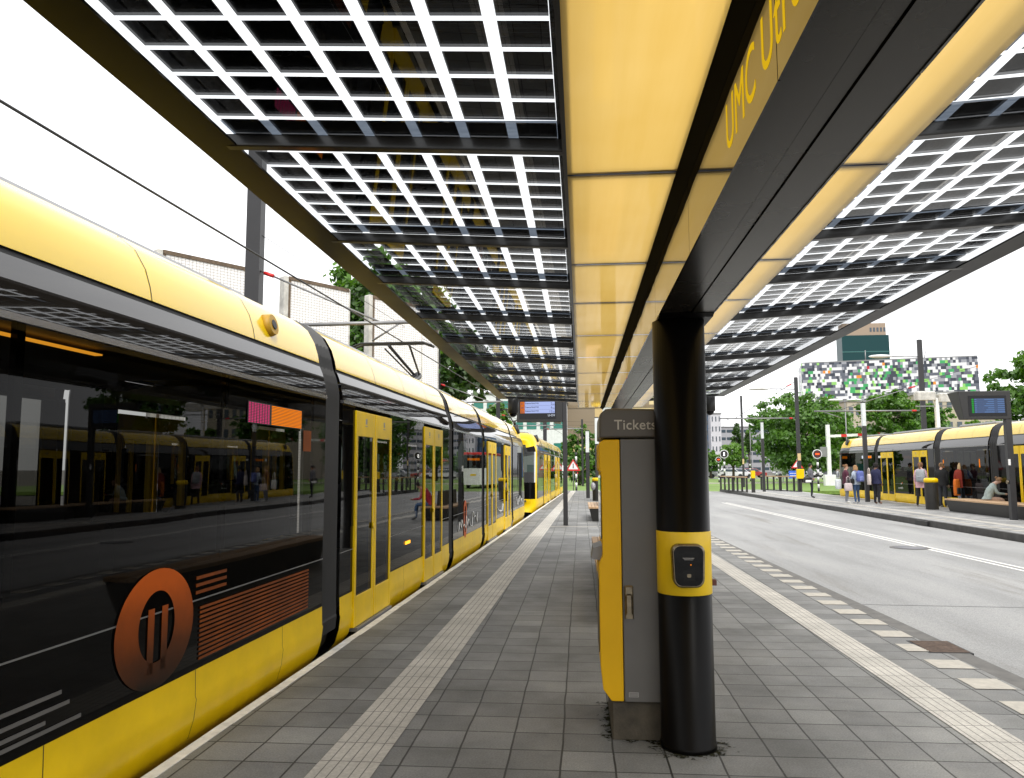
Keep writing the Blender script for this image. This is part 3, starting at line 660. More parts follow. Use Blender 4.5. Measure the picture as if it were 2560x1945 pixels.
# dark moss film creeping out from the feet of the pillar and the machine: uv.x runs 0 at the foot to 1 outside
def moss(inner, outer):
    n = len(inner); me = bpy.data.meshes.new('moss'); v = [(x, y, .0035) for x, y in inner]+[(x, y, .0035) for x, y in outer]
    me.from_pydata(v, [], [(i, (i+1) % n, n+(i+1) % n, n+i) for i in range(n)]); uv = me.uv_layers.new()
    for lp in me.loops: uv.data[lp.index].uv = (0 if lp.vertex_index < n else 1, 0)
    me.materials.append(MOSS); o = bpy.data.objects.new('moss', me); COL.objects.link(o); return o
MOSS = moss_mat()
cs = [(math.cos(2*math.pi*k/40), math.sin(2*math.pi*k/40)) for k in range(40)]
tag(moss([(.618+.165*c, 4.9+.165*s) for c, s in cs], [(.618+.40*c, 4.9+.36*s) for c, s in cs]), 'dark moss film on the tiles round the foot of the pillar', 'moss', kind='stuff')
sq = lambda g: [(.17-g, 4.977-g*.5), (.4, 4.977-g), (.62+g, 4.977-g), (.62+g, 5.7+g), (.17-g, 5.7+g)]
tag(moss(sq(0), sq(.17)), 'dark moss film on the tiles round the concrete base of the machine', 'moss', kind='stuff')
M['orange_ring'] = pbr('mustard_ring', (.42, .24, .01), .5)
M['tglass_cab'] = glass('cab_glass', (.10, .12, .11), 0, 1.5, .02, .5)
# ------------------------------------------------------------------ trams
HALF = [(1.20, -.14), (1.29, -.02), (1.325, .10), (1.338, .22), (1.330, .24), (1.326, .40), (1.325, 1.06), (1.325, 2.30), (1.325, 2.335), (1.319, 2.40), (1.306, 2.47), (1.285, 2.54), (1.258, 2.605), (1.25, 2.64),
        (1.235, 2.72), (1.20, 2.83), (1.13, 2.95), (1.02, 3.04), (.85, 3.09), (.5, 3.115), (0, 3.12)]
def shell(mb, i0, i1, y0, y1, mi=0, inset=0, smooth=True, sides=(1, -1)):
    pr = HALF[i0:i1+1]
    for s in sides:
        v = [(s*(x-inset), y0, z) for x, z in pr]+[(s*(x-inset), y1, z) for x, z in pr]; n = len(pr)
        mb.add(v, [(k, k+1, n+k+1, n+k) if s < 0 else (n+k, n+k+1, k+1, k) for k in range(n-1)], mi, smooth)
def make_tram(label, origin, rz, mods, gangs, front=None, rear=None, group=None, doors=(), led=(), near=False, vis=1, extra=None):
    """mods: list of (y0, y1); gangs: (y0, y1); front: y of the module end where a nose begins (nose towards -Y or +Y)"""
    t = empty('tram', origin, rz); tag(t, label, 'tram', group)
    dl = sorted(doors)
    for (a, b_) in mods:
        m = MB(); shell(m, 13, 20, a, b_); m.build('roof_shell', M['roof_yellow'], t, fix=False)
        if vis:
            ks = int((b_-a)/1.6)
            for k in range(1, ks+1):
                yy = a+(b_-a)*k/(ks+1); m = MB(); pr = [(x+.0015, z+.0015) for x, z in HALF[13:21]]
                for s in (1, -1):
                    n = len(pr); m.add([(s*x, yy-.004, z) for x, z in pr]+[(s*x, yy+.004, z) for x, z in pr], [(i, i+1, n+i+1, n+i) if s < 0 else (n+i, n+i+1, i+1, i) for i in range(n-1)])
                m.build('roof_seam', M['rubber'], t, fix=False)
        for s in (1, -1):
            m = MB(); shell(m, 12, 13, a, b_, 0, .012, True, (s,)); m.build('roof_gap', M['rubber'], t, fix=False)
            m = MB(); shell(m, 8, 12, a, b_, 0, 0, True, (s,)); m.build('upper_panel', M['tupper'], t, fix=False)
            m = MB(); m.box(*sorted((s*1.30, s*1.338)), a, b_, 2.300, 2.332); m.build('trim_rail', M['rail'] if near else M['grey_metal'], t)
        # stretches between doors
        dd = [(u, v) for u, v in dl if a <= u < b_]
        cuts = [a]+[k for p in dd for k in p]+[b_]
        spans = [(cuts[k], cuts[k+1]) for k in range(0, len(cuts), 2)]
        for u, v in spans:
            if v-u < .05: continue
            for s in (1, -1):
                m = MB(); shell(m, 0, 5, u, v, 0, 0, True, (s,)); sk = m.build('skirt', M['yellow'], t, fix=False)
                yy = u+.7
                while near and yy < v-.3:
                    m = MB(); pr = [(x+.0012, z) for x, z in HALF[1:6]]; n = 5
                    m.add([(s*x, yy-.003, z) for x, z in pr]+[(s*x, yy+.003, z) for x, z in pr], [(i, i+1, n+i+1, n+i) if s < 0 else (n+i, n+i+1, i+1, i) for i in range(n-1)]); m.build('seam', M['rubber'], sk, fix=False); yy += 1.35
                m = MB(); shell(m, 5, 6, u, v, 0, .004, False, (s,)); lp = m.build('lower_panel', M['tgloss'], t, fix=False)
                m = MB(); m.box(*sorted((s*1.318, s*1.3255)), u, v, .823, .831); m.build('panel_line', M['grey_metal'], lp)
            if v-u > 1.0:
                pw = .30 if near else .16
                for s in (1, -1):
                    m = MB()
                    wv = [(s*1.325, u+pw*.4, 1.06), (s*1.325, v-pw, 1.06), (s*1.325, v-pw, 2.30), (s*1.325, u+pw*.4, 2.30)]
                    m.add(wv if s > 0 else wv[::-1], [(0, 1, 2, 3)])
                    wo_ = m.build('window', M['tglass'], t, fix=False)
                    fr = MB()
                    X0, X1 = sorted((s*1.295, s*1.325))
                    fr.box(X0, X1, u, u+pw*.4, 1.06, 2.30); fr.box(X0, X1, v-pw, v, 1.06, 2.30)
                    nmul = max(0, int((v-u)/2.2))
                    for k in range(nmul):
                        yy = u+(v-u)*(k+1)/(nmul+1); fr.box(*sorted((s*1.29, s*1.322)), yy-.025, yy+.025, 1.06, 2.30)
                    fr.box(*sorted((s*1.28, s*1.316)), u, v, 1.06, 1.11)
                    fr.build('window_frame', M['tgloss'], wo_)
            else:
                [(lambda m: (shell(m, 6, 7, u, v, 0, 0, False, (s,)), m.build('side_panel', M['tgloss'], t, fix=False)))(MB()) for s in (1, -1)]
        # interior
        m = MB(); m.box(-1.27, 1.27, a, b_, .26, .30); m.build('floor', M['interior_dark'], t)
        m = MB(); m.add([(-1.28, a, 2.42), (-.7, a, 2.5), (.7, a, 2.5), (1.28, a, 2.42), (-1.28, b_, 2.42), (-.7, b_, 2.5), (.7, b_, 2.5), (1.28, b_, 2.42)], [(0, 1, 5, 4), (1, 2, 6, 5), (2, 3, 7, 6)])
        m.build('inner_ceiling', M['interior'], t, fix=False)
        for s in (1, -1):
            k = a+.6
            while k < b_-.8:
                if not any(u-.35 < k < v+.35 for u, v in dd):
                    m = MB(); m.cbox(s*.80-.40, s*.80+.40, k, k+.42, .62, .74, .03); m.cbox(s*.80-.40, s*.80+.40, k+.40, k+.50, .62, 1.36, .05); m.box(s*.80-.3, s*.80+.3, k+.1, k+.35, .30, .62)
                    m.build('seat', M['seat'], t)
                k += .95
    for u, v in dl:
        for s in (1, -1):
            mid = (u+v)/2
            for q0, q1 in ((u, mid-.012), (mid+.012, v)):
                fw = .062; g0, g1 = q0+fw, q1-fw; zt_, zb_, zt2, zb2 = 2.255, .03, 1.99, .34
                X0, X1 = sorted((s*1.30, s*1.345)); m = MB()
                m.box(X0, X1, q0, g0, zb_, zt_); m.box(X0, X1, g1, q1, zb_, zt_); m.box(X0, X1, g0, g1, zt2, zt_); m.box(X0, X1, g0, g1, zb_, zb2)
                d = m.build('door', M['yellow'], t, bevel=.006)
                gm = MB(); gv = [(s*1.335, g0, zb2), (s*1.335, g1, zb2), (s*1.335, g1, zt2), (s*1.335, g0, zt2)]
                gm.add(gv if s > 0 else gv[::-1], [(0, 1, 2, 3)]); gm.build('pane', M['tglass'], d, fix=False)
                pg = MB(); yc = (g0+g1)/2
                pg.box(*sorted((s*1.345, s*1.3465)), yc-.035, yc+.035, 2.10, 2.11); pg.box(*sorted((s*1.345, s*1.3465)), yc-.028, yc+.028, 2.125, 2.185)
                pg.build('pictogram', M['grey_print'] if s else M['grey_print'], d)
            bt = MB(); bt.tube([(s*1.345, mid-.06, 1.02), (s*1.362, mid-.06, 1.02)], .035, 12); bt.build('door_button', M['yellow'], t)
            sl = MB(); sl.box(*sorted((s*1.28, s*1.375)), u+.03, v-.03, -.01, .028); sl.build('door_sill', M['grey_metal'], t)
    for a, b_ in gangs:
        m = MB(); shell(m, 0, 20, a, b_, 0, .10); m.build('gangway', M['rubber'], t, fix=False)
        m = MB(); nr = 5
        for k in range(nr):
            yy = a+(b_-a)*(k+.5)/nr; hw = (b_-a)/nr*.27
            pr = [(x-.05, z) for x, z in HALF[2:21]]
            for s in (1, -1):
                n = len(pr); v = [(s*x, yy-hw, z) for x, z in pr]+[(s*(x+.03), yy, z+.02) for x, z in pr]+[(s*x, yy+hw, z) for x, z in pr]
                m.add(v, [(i, i+1, n+i+1, n+i) if s < 0 else (n+i, n+i+1, i+1, i) for i in range(n-1)]+[(n+i, n+i+1, 2*n+i+1, 2*n+i) if s < 0 else (2*n+i, 2*n+i+1, n+i+1, n+i) for i in range(n-1)], 0, False)
        m.build('bellows', M['bellow'], t, fix=False)
    def nose(y, sg):
        NP = HALF; pts = [(x, z) for x, z in NP]+[(-x, z) for x, z in NP[-2::-1]]; n = len(pts)
        def ring(tt):
            out = []
            for x, z in pts:
                Ln = 2.55 if z < .9 else 2.55-.62*((z-.9)/2.2)**1.3
                wdt = 1-.30*max(0, tt-.45)**2.2/.55**2.2; zz = z if z < 2.3 else z-(z-2.3)*.45*max(0, tt-.45)/.55
                lift = .12*max(0, tt-.7) if z < .1 else 0
                out.append((x*wdt, y+sg*Ln*math.sin(tt*math.pi/2)**1.0*(1-.16*(abs(x)/1.34)**3*tt), zz+lift))
            return out
        ts = [0, .18, .34, .46, .58, .70, .80, .90, 1.0]; rg = [ring(q) for q in ts]
        def zone(k, i):
            z = (pts[i][1]+pts[(i+1) % n][1])/2
            if z < .40: return 0
            if z > 2.62: return 0 if k < 7 else 0
            if ts[k] >= .58 and ts[k] < .70: return 0
            if z < 1.05: return 1
            if z > 2.30: return 3 if i < n//2 else 4
            return 2
        for nm, zi, mm in (('nose_shell', 0, M['yellow']), ('nose_panel', 1, M['tgloss']), ('nose_header', 3, M['tgloss']), ('nose_header', 4, M['tgloss']), ('cab_glass', 2, M['tglass_cab'])):
            m = MB(); v = [p for r_ in rg for p in r_]; fs = []
            for k in range(len(ts)-1):
                for i in range(n-1):
                    if zone(k, i) == zi: fs.append((k*n+i, k*n+i+1, (k+1)*n+i+1, (k+1)*n+i))
            o = (len(ts)-1)*n
            for i in range(n//2):
                z = (pts[i][1]+pts[i+1][1])/2; zz = 0 if (z < .40 or z > 2.80) else (1 if z < 1.05 else 2)
                if zz == zi: fs.append((o+i, o+i+1, o+n-2-i, o+n-1-i))
            m.add(v, fs, 0, True)
            m.build(nm, mm, t, fix=True)
        yt = y+sg*2.53
        for s in (1, -1): m = MB(); m.tube([(s*.62, y+sg*2.36, .72), (s*.60, y+sg*2.50, .72)], [.11, .09], 14); m.build('headlight', M['milk'], t)
        m = MB(); m.box(-.9, .9, *sorted((y+sg*.1, y+sg*2.3)), .3, .36); m.build('cab_floor', M['interior_dark'], t)
        m = MB(); m.tube([(.25, yt+sg*.012, .70), (.25, yt+sg*.0, .70)], .07, 14); m.tube([(.25, yt+sg*.012, .83), (.25, yt, .83)], .055, 14); m.build('round_mark', M['white_print'], t)
        for s in (1, -1):    # round black vent on the roof shoulder
            m2 = MB(); m2.tube([(s*1.12, y+sg*.55, 2.86), (s*1.27, y+sg*.55, 2.90)], [.16, .15], 18); m2.build('roof_vent', M['rubber'], t)
    if front is not None: nose(*front)
    if rear is not None: nose(*rear)
    m = MB(); m.box(-1.1, 1.1, mods[0][0], mods[-1][1], -.30, -.16); m.build('underframe', M['rubber'], t)
    for (a, b_) in mods:
        m = MB(); m.cbox(-.78, .78, a+.5, b_-.5, 3.09, 3.20, .05); m.build('roof_box', M['grey_metal'], t)
    if extra: extra(t)
    return t
TX = lambda s: (-2.53+.0246*0, 0)
TANG = -math.atan(.0246)
def tram_origin(): # centre line of the near track: visible side plane at x=-2.53+.0246y
    c, s_ = math.cos(TANG), math.sin(TANG)
    return (-2.53-1.338*c, 0-1.338*s_, 0)
def near_extra(t):
    X = 1.3385
    m = MB(); m.box(X-.008, X-.004, 5.46, 5.86, 1.985, 2.145); d = m.build('destination_display', M['black_paint'], t); d['label'] = 'lit orange and pink line display above the window'
    m = MB()
    for i in range(13):
        z = 1.992+i*.0116; m.box(X-.004, X-.0025, 5.87, 6.48, z, z+.006)
    m.build('orange_rows', M['orange_led'], d)
    m = MB()
    for i in range(13):
        for k in range(8):
            z = 1.992+i*.0116; m.box(X-.004, X-.0025, 5.47+k*.047, 5.47+k*.047+.03, z, z+.006)
    m.build('pink_rows', M['pink_led'], d)
    m = MB(); m.box(X-.008, X-.004, 5.86, 6.49, 1.985, 2.145); m.build('backing', M['black_paint'], d)
    # orange ring emblem with two inner strokes, striped grille print
    m = MB()
    def stad(y0, y1, z0, z1, n=24):
        r = (y1-y0)/2; cyy = (y0+y1)/2; p = []
        for k in range(n+1): a = math.pi*k/n; p.append((cyy+r*math.cos(a), z1-r+r*math.sin(a)))
        for k in range(n+1): a = math.pi+math.pi*k/n; p.append((cyy+r*math.cos(a), z0+r+r*math.sin(a)))
        return p
    o_ = [(4.39+.40*math.cos(math.pi*k/24), .745+.335*math.sin(math.pi*k/24)) for k in range(48)]; i_ = [(4.39+.185*math.cos(math.pi*k/24), .755+.20*math.sin(math.pi*k/24)) for k in range(48)]; n = 48
    XX = X-.0085
    em = MB()
    for k in range(n):
        k2 = (k+1) % n; em.add([(XX, o_[k][0], o_[k][1]), (XX, o_[k2][0], o_[k2][1]), (XX, i_[k2][0], i_[k2][1]), (XX, i_[k][0], i_[k][1])], [(0, 1, 2, 3)])
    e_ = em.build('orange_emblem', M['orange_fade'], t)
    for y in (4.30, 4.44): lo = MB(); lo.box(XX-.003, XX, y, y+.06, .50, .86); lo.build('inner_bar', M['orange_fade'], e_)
    m = MB()
    for i in range(12):
        z = .452+i*.0285+.0; m.box(XX-.004, XX, 4.88, 6.74, z, z+.015)
    for i in range(3): m.box(XX-.004, XX, 4.82, 5.22, .865+i*.045, .885+i*.045)
    m.build('orange_stripes', M['orange_dim'], t)
    m = MB()
    for z, y1 in ((.60, 3.6), (.54, 3.66), (.49, 3.5), (.45, 3.75)): m.box(XX-.004, XX, 2.2, y1, z, z+.018)
    m.build('grey_bars', M['faint_print'], t)
    m = MB(); m.tube([(1.18, 6.05, 2.80), (1.255, 6.05, 2.815)], [.10, .085], 18); m.tube([(1.2, 6.05, 2.80), (1.262, 6.05, 2.817)], [.05, .04], 12, 1); m.build('roof_horn', [M['orange_ring'], M['rubber']], t)
    m = MB(); m.box(.3, .36, 1.0, 5.2, 2.455, 2.465); m.build('ceiling_lamp', M['amber_lamp'], t)
    for y in (13.85, 16.55, 23.35):
        m = MB(); m.tube([(1.2, y, 1.70), (1.2, y, 2.05)], .035, 8); m.build('grab_pole', M['orange'], t)
    m = MB(); m.box(X-.01, X-.006, 6.55, 6.72, 1.80, 1.98); m.build('orange_patch', M['orange_dim'], t)  # flat orange patch painted in for a reflected orange light
    m = MB(); m.box(X-.01, X-.004, 10.15, 10.40, .66, .70); m.build('side_marker', M['amber_lamp'], t)
    # scrawled white lettering band and tall orange mark on the third and fourth sections
    for y0, y1, lab in ((14.0, 16.2, 'scrawl'), (19.3, 20.6, 'scrawl'), (23.6, 25.6, 'scrawl')):
        m = MB(); random.seed(int(y0)); y = y0; pts = []
        while y < y1: pts.append((X-.009, y, .62+random.uniform(-.13, .16))); y += random.uniform(.06, .16)
        for a, b_ in zip(pts, pts[1:]): m.tube([a, b_], .010, 4, cap=False)
        m.build('white_scrawl', M['white_print'], t)
    m = MB(); st = stad(14.55, 14.85, .35, 1.05, 8); s2 = stad(14.63, 14.77, .45, .95, 8); n = len(st)
    m.add([(X-.008, p[0], p[1]) for p in st]+[(X-.008, p[0], p[1]) for p in s2], [(k, (k+1) % n, n+(k+1) % n, n+k) for k in range(n)]); m.build('orange_emblem', M['orange'], t)
    # pantograph over the third section
    p = MB(); p.cbox(-.5, .5, 14.9, 16.3, 3.12, 3.28, .04)
    p.tube([(-.12, 15.1, 3.28), (-.05, 16.35, 3.62)], .05, 8); p.tube([(.12, 15.1, 3.28), (.05, 16.35, 3.62)], .05, 8)
    p.tube([(-.05, 16.35, 3.62), (-.10, 14.4, 3.98)], .03, 8); p.tube([(.05, 16.35, 3.62), (.3, 14.4, 3.98)], .022, 8); p.tube([(-.05, 16.3, 3.55), (-.2, 14.5, 3.93)], .016, 6)
    for y in (14.25, 14.42): p.tube([(-.78, y, 3.93), (-.60, y, 4.0), (.60, y, 4.0), (.78, y, 3.93)], .022, 8)
    for x in (-.45, .45): p.tube([(x, 14.25, 4.0), (x, 14.42, 4.0)], .018, 6)
    p.sphere((.0, 16.37, 3.62), .09, 10, 8)
    p.build('pantograph', M['black_paint'], t)
near = make_tram('yellow and black articulated tram passing the near platform edge, nearest to us', tram_origin(), TANG,
    [(-2.6, 7.10), (7.58, 13.12), (13.52, 16.80), (17.20, 22.50), (22.90, 24.6)], [(7.10, 7.58), (13.12, 13.52), (16.80, 17.20), (22.50, 22.90)],
    rear=(24.6, 1), group='yellow trams', doors=[(7.98, 9.37), (11.19, 12.49), (17.62, 19.07), (20.78, 22.16)], near=True, extra=near_extra)
def second_extra(t):
    p = MB(); p.cbox(-.5, .5, 35.5, 36.9, 3.12, 3.28, .04); p.tube([(0, 36.7, 3.28), (0, 35.3, 3.75)], .06, 8); p.tube([(-.05, 35.3, 3.75), (-.5, 36.6, 4.35)], .03, 8); p.tube([(.05, 35.3, 3.75), (.5, 36.6, 4.35)], .03, 8)
    p.tube([(-.8, 36.6, 4.33), (-.6, 36.6, 4.4), (.6, 36.6, 4.4), (.8, 36.6, 4.33)], .03, 8); p.build('pantograph', M['black_paint'], t)
second = make_tram('yellow tram waiting behind the passing one, its arched nose towards us', tram_origin(), TANG,
    [(33.6, 35.0), (35.35, 40.2), (40.55, 44.0), (44.35, 49.5), (49.85, 53.0)], [(35.0, 35.35), (40.2, 40.55), (44.0, 44.35), (49.5, 49.85)],
    front=(33.6, -1), group='yellow trams', doors=[(35.9, 37.3), (38.5, 39.9), (44.9, 46.3), (47.6, 49.0)], extra=second_extra)
def far_extra(t):
    s = -1
    put_text('lettering', 'u-ov.info', .15, frame((-1.327, 36.75, .60), (0, -1, 0), (0, 0, 1)), M['white_print'], t, depth=.001)
    m = MB(); m.box(-1.3275, -1.3265, 36.25, 36.32, .84, .90); m.build('orange_dot', M['orange'], t)
    m = MB(); m.box(-1.3275, -1.3265, 36.36, 36.42, .80, .86); m.build('white_dot', M['white_print'], t)
    m = MB(); m.box(-1.334, -1.326, 39.75, 41.2, 1.99, 2.15); d = m.build('destination_display', M['black_paint'], t)
    m = MB(); 
    for i, (a, b_) in enumerate(((40.55, 40.8), (40.3, 40.5), (40.05, 40.25), (39.82, 40.0))): m.box(-1.336, -1.334, a, b_, 2.01, 2.12)
    m.build('orange_cells', M['orange_led'], d)
    m = MB(); m.box(-1.336, -1.334, 40.95, 41.12, 2.0, 2.14); m.build('number_cell', M['screen_white'], d)
    for y in (29.4, 32.2):
        m = MB(); m.box(-1.3275, -1.325, y-.03, y+.03, 1.55, 1.85); m.build('side_lamp', M['orange_led'], t)
    m = MB(); m.box(-1.3275, -1.3255, 38.65, 38.95, 2.0, 2.1); m.build('fleet_number', M['white_print'], t)
far = make_tram('yellow tram standing with passengers at the far platform across the road', (14.22+1.325, 0, ZF), 0,
    [(4.5, 9.3), (9.9, 13.2), (13.8, 18.6), (19.2, 22.6), (23.1, 28.15), (28.75, 32.45), (33.05, 39.0), (39.45, 43.0)],
    [(9.3, 9.9), (13.2, 13.8), (18.6, 19.2), (22.6, 23.1), (28.15, 28.75), (32.45, 33.05), (39.0, 39.45)],
    rear=(43.0, 1), group='yellow trams', doors=[(24.0, 25.45), (26.05, 27.5), (33.6, 35.03), (37.12, 38.6), (14.3, 15.7), (16.6, 18.0)], extra=far_extra)
# ------------------------------------------------------------------ street furniture
def display_post(y, x_post, x0, x1, z0, z1, scr, label, wedge=False):
    t = empty('departure_display', (x_post, y, 0 if x_post < 5 else ZF)); tag(t, label, 'display')
    zb_ = 0 if x_post < 5 else ZF
    q = lambda mb, n, m, **k: mb.build(n, m, t, **k)
    pw = .065 if x_post < 5 else .085
    b = MB(); b.cbox(-pw, pw, -pw, pw, 0, z1-zb_-(.1 if not wedge else 0), .008); q(b, 'post', M['mast'])
    X0, X1 = x0-x_post, x1-x_post; Z0, Z1 = z0-zb_, z1-zb_
    b = MB()
    if wedge: b.hexa([(X0+.12, -.10, Z0), (X1-.0, -.10, Z0), (X1, .22, Z0), (X0+.12, .22, Z0), (X0, -.10, Z1), (X1, -.10, Z1), (X1, .62, Z1), (X0, .62, Z1)])
    else: b.cbox(X0, X1, -.16, .16, Z0, Z1, .012)
    hs_ = q(b, 'housing', M['black_paint'], bevel=.01)
    return t, X0, X1, Z0, Z1
t, X0, X1, Z0, Z1 = display_post(22.76, -.452, -1.84, -.515, 2.98, 3.76, None, 'departure display on a grey post, blue rows and orange numbers, beside the guide strip')
yf = -.165
def slabf(name, m, x0, x1, z0, z1, y, par): b = MB(); b.box(x0, x1, y-.003, y, z0, z1); return b.build(name, m, par)
sx0, sx1 = -1.732+.452, -.73+.452
screen = slabf('screen', M['screen_black'], sx0-.03, sx1+.03, 3.06, 3.70, yf, t)
for i, (num, dest, mn) in enumerate((('22', 'Science Park P+R', '12'), ('20', 'Science Park P+R', '6'), ('21', 'Science Park P+R', '2'))):
    z0 = 3.228+i*.112
    slabf('row_band', M['screen_blue'], sx0+.13, sx1, z0, z0+.108, yf-.004, t); nb = slabf('line_number', M['screen_orange'], sx0, sx0+.122, z0, z0+.108, yf-.004, t)
    put_text('number_text', num, .085, frame((sx0+.012, yf-.009, z0+.022), (1, 0, 0), (0, 0, 1)), M['screen_ink'], t, depth=.001, offset=.0015)
    put_text('destination_text', dest, .062, frame((sx0+.14, yf-.009, z0+.042), (1, 0, 0), (0, 0, 1)), M['screen_ink'], t, depth=.001, sx=.9, offset=.0015)
    put_text('minutes_text', mn, .095, frame((sx1-.07, yf-.009, z0+.02), (1, 0, 0), (0, 0, 1)), M['screen_ink'], t, depth=.001, align='RIGHT')
    put_text('min_text', 'min', .04, frame((sx1-.065, yf-.009, z0+.02), (1, 0, 0), (0, 0, 1)), M['screen_ink'], t, depth=.001, offset=.0015)
put_text('operator_text', 'U-OV', .085, frame((sx1+.005, yf-.009, 3.135), (1, 0, 0), (0, 0, 1)), M['screen_white'], t, depth=.001, align='RIGHT')
slabf('bracket', M['white_paint'], X1-.25, X1-.05, Z0-.05, Z0-.003, .1, t)
slabf('notice', M['white_paint'], -.09, -.05, 1.55, 1.72, -.07, t)
t, X0, X1, Z0, Z1 = display_post(24.66, 12.80, 11.386, 12.885, 3.05, 3.90, None, 'departure display with wedge housing and small blue timetable rows on the far platform', wedge=True)
ox = 12.80
slabf('screen', M['screen_black'], 11.66-ox, 12.76-ox, 3.14-ZF, 3.76-ZF, -.101, t)
for i in range(7):
    z0 = 3.24-ZF+i*.063
    slabf('row_band', M['screen_blue_dim'], 11.84-ox, 12.70-ox, z0, z0+.05, -.105, t); slabf('row_mark', M['screen_green'], 11.76-ox, 11.82-ox, z0, z0+.05, -.105, t)
    m = MB(); m.box(11.9-ox, 12.12-ox+.05*(i % 3), -.110, -.109, z0+.014, z0+.034); m.box(12.4-ox, 12.5-ox, -.110, -.109, z0+.014, z0+.034); m.build('row_text', M['screen_ink'], t)
m = MB()
for x, z in ((.06, .08), (.22, .06)): m.tube([(X0+x-.01, .05+x, Z1-z), (X0+x-.03, .05+x, Z1-z)], .03, 10)
m.build('bolts', M['white_paint'], t)
slabf('notice', M['white_paint'], -.10, -.03, 1.62, 1.80, -.09, t)
m = MB(); m.tube([(-.09, 0, 1.12), (-.13, 0, 1.12)], .055, 12); m.build('request_knob', M['chrome'], t)
def bin_(name, x, y, z, lab, r=.23, h=1.0, group='litter bins on the platforms'):
    t = empty(name, (x, y, z)); tag(t, lab, 'litter bin', group)
    b = MB(); b.lathe((0, 0, 0), [(r*.94, 0), (r*.97, .02), (r, h-.03), (r, h)], 26); b.build('drum', M['bench'], t)
    b = MB(); b.lathe((0, 0, h), [(r+.012, 0), (r+.016, .10), (r*.93, .155), (r*.5, .175)], 26); hd = b.build('hood', M['yellow'], t)
    b = MB(); b.lathe((-.02, -.04, h+.155), [(r*.52, .0), (r*.52, .024), (r*.3, .026)], 18); b.build('opening', M['rubber'], hd)
    return t
bin_('litter_bin', 13.0, 30.55, ZF, 'tall dark litter bin with yellow hood at the end of the far bench')
bin_('litter_bin', .80, 39.5, 0, 'dark litter bin with yellow hood beyond the near platform bench', .24, .98)
def bag_mesh(x, y, z):
    m = MB(); m.sphere((0, 0, 0), .16, 12, 8, 0, (.8, .8, 1.25)); o = m.build('plastic_bag', pbr('crumpled_plastic', (.3, .3, .32), .25, var=.5, vscale=25), None); o.location = (x, y, z)
    tag(o, 'crumpled clear plastic bag hanging at the bin on the near platform', 'bag'); return o
bag_mesh(.60, 39.27, .72)
def bench(x0, x1, y0, y1, z, lab, taper=.12, back=None, group='dark benches with wooden seats'):
    t = empty('bench', ((x0+x1)/2, (y0+y1)/2, z)); tag(t, lab, 'bench', group)
    hx, hy = (x1-x0)/2, (y1-y0)/2
    b = MB(); b.hexa([(-hx+taper, -hy+taper, 0), (hx-taper, -hy+taper, 0), (hx-taper, hy-taper, 0), (-hx+taper, hy-taper, 0), (-hx+.02, -hy+.02, .395), (hx-.02, -hy+.02, .395), (hx-.02, hy-.02, .395), (-hx+.02, hy-.02, .395)])
    b.build('base', M['bench'], t)
    b = MB(); n = max(3, int(2*hx/.095)); wd = 2*hx/n
    for i in range(n): b.cbox(-hx+i*wd+.004, -hx+(i+1)*wd-.004, -hy, hy, .397, .45, .005)
    b.build('seat_slats', M['wood'], t)
    if back:
        b = MB(); b.prism([(-.09, .45), (.09, .45), (.05, .92), (-.05, .92)], 1, back[0], back[1]); b.build('backrest', M['bench'], t)
    return t
bench(.17, .66, 8.3, 13.9, 0, 'long bench behind the ticket machine, wooden seat along the near platform')
bench(.22, 1.15, 24.3, 27.6, 0, 'short bench with a tall dark backrest beyond the departure display', back=(-1.2, 1.2))
bench(12.98, 13.85, 21.5, 29.5, ZF, 'long dark bench with pale wooden top on the far platform')
# guard rails: posts and a wooden hand rail
def guard(p0, p1, lab, n=7, wide=(3,), h=.93):
    t = empty('guard_rail', (p0[0], p0[1], ZF)); tag(t, lab, 'guard rail', 'post and rail guards at the platform end')
    d = Vector((p1[0]-p0[0], p1[1]-p0[1], 0)); u = d.normalized()
    for i in range(n):
        p = d*(i/(n-1)); r = .085 if i in wide else .055
        b = MB(); b.cbox(p.x-r, p.x+r, p.y-r, p.y+r, 0, h, .006); b.build('post', M['bench'], t)
    b = MB(); b.hexa([(-.07, -.1, h), (.07, -.1, h), (d.x+.07, d.y+.1, h), (d.x-.07, d.y+.1, h), (-.07, -.1, h+.06), (.07, -.1, h+.06), (d.x+.07, d.y+.1, h+.06), (d.x-.07, d.y+.1, h+.06)]); b.build('hand_rail', M['wood'], t)
    b = MB(); b.hexa([(-.04, -.1, 0), (.04, -.1, 0), (d.x+.04, d.y+.1, 0), (d.x-.04, d.y+.1, 0), (-.04, -.1, .06), (.04, -.1, .06), (d.x+.04, d.y+.1, .06), (d.x-.04, d.y+.1, .06)]); b.build('base_beam', M['bench'], t)
guard((9.74, 56.0), (10.36, 50.4), 'dark guard rail along the far kerb, left of the yellow topped bollard')
guard((12.6, 56.4), (14.0, 51.6), 'dark guard rail between the light column and the tall mast')
t = empty('bollard', (10.76, 50.4, ZF)); tag(t, 'square dark bollard with a bright yellow top half', 'bollard')
b = MB(); b.cbox(-.10, .10, -.10, .10, 0, .9, .01); b.build('shaft', M['bench'], t); b = MB(); b.cbox(-.12, .12, -.12, .12, .9, 1.36, .02); b.build('yellow_cap', M['yellow'], t)
t = empty('bollard', (16.3, 62.0, -.1)); tag(t, 'thin dark post standing on the lawn beside the far tram nose', 'post'); b = MB(); b.cbox(-.07, .07, -.07, .07, 0, 1.2, .01); b.build('shaft', M['bench'], t)
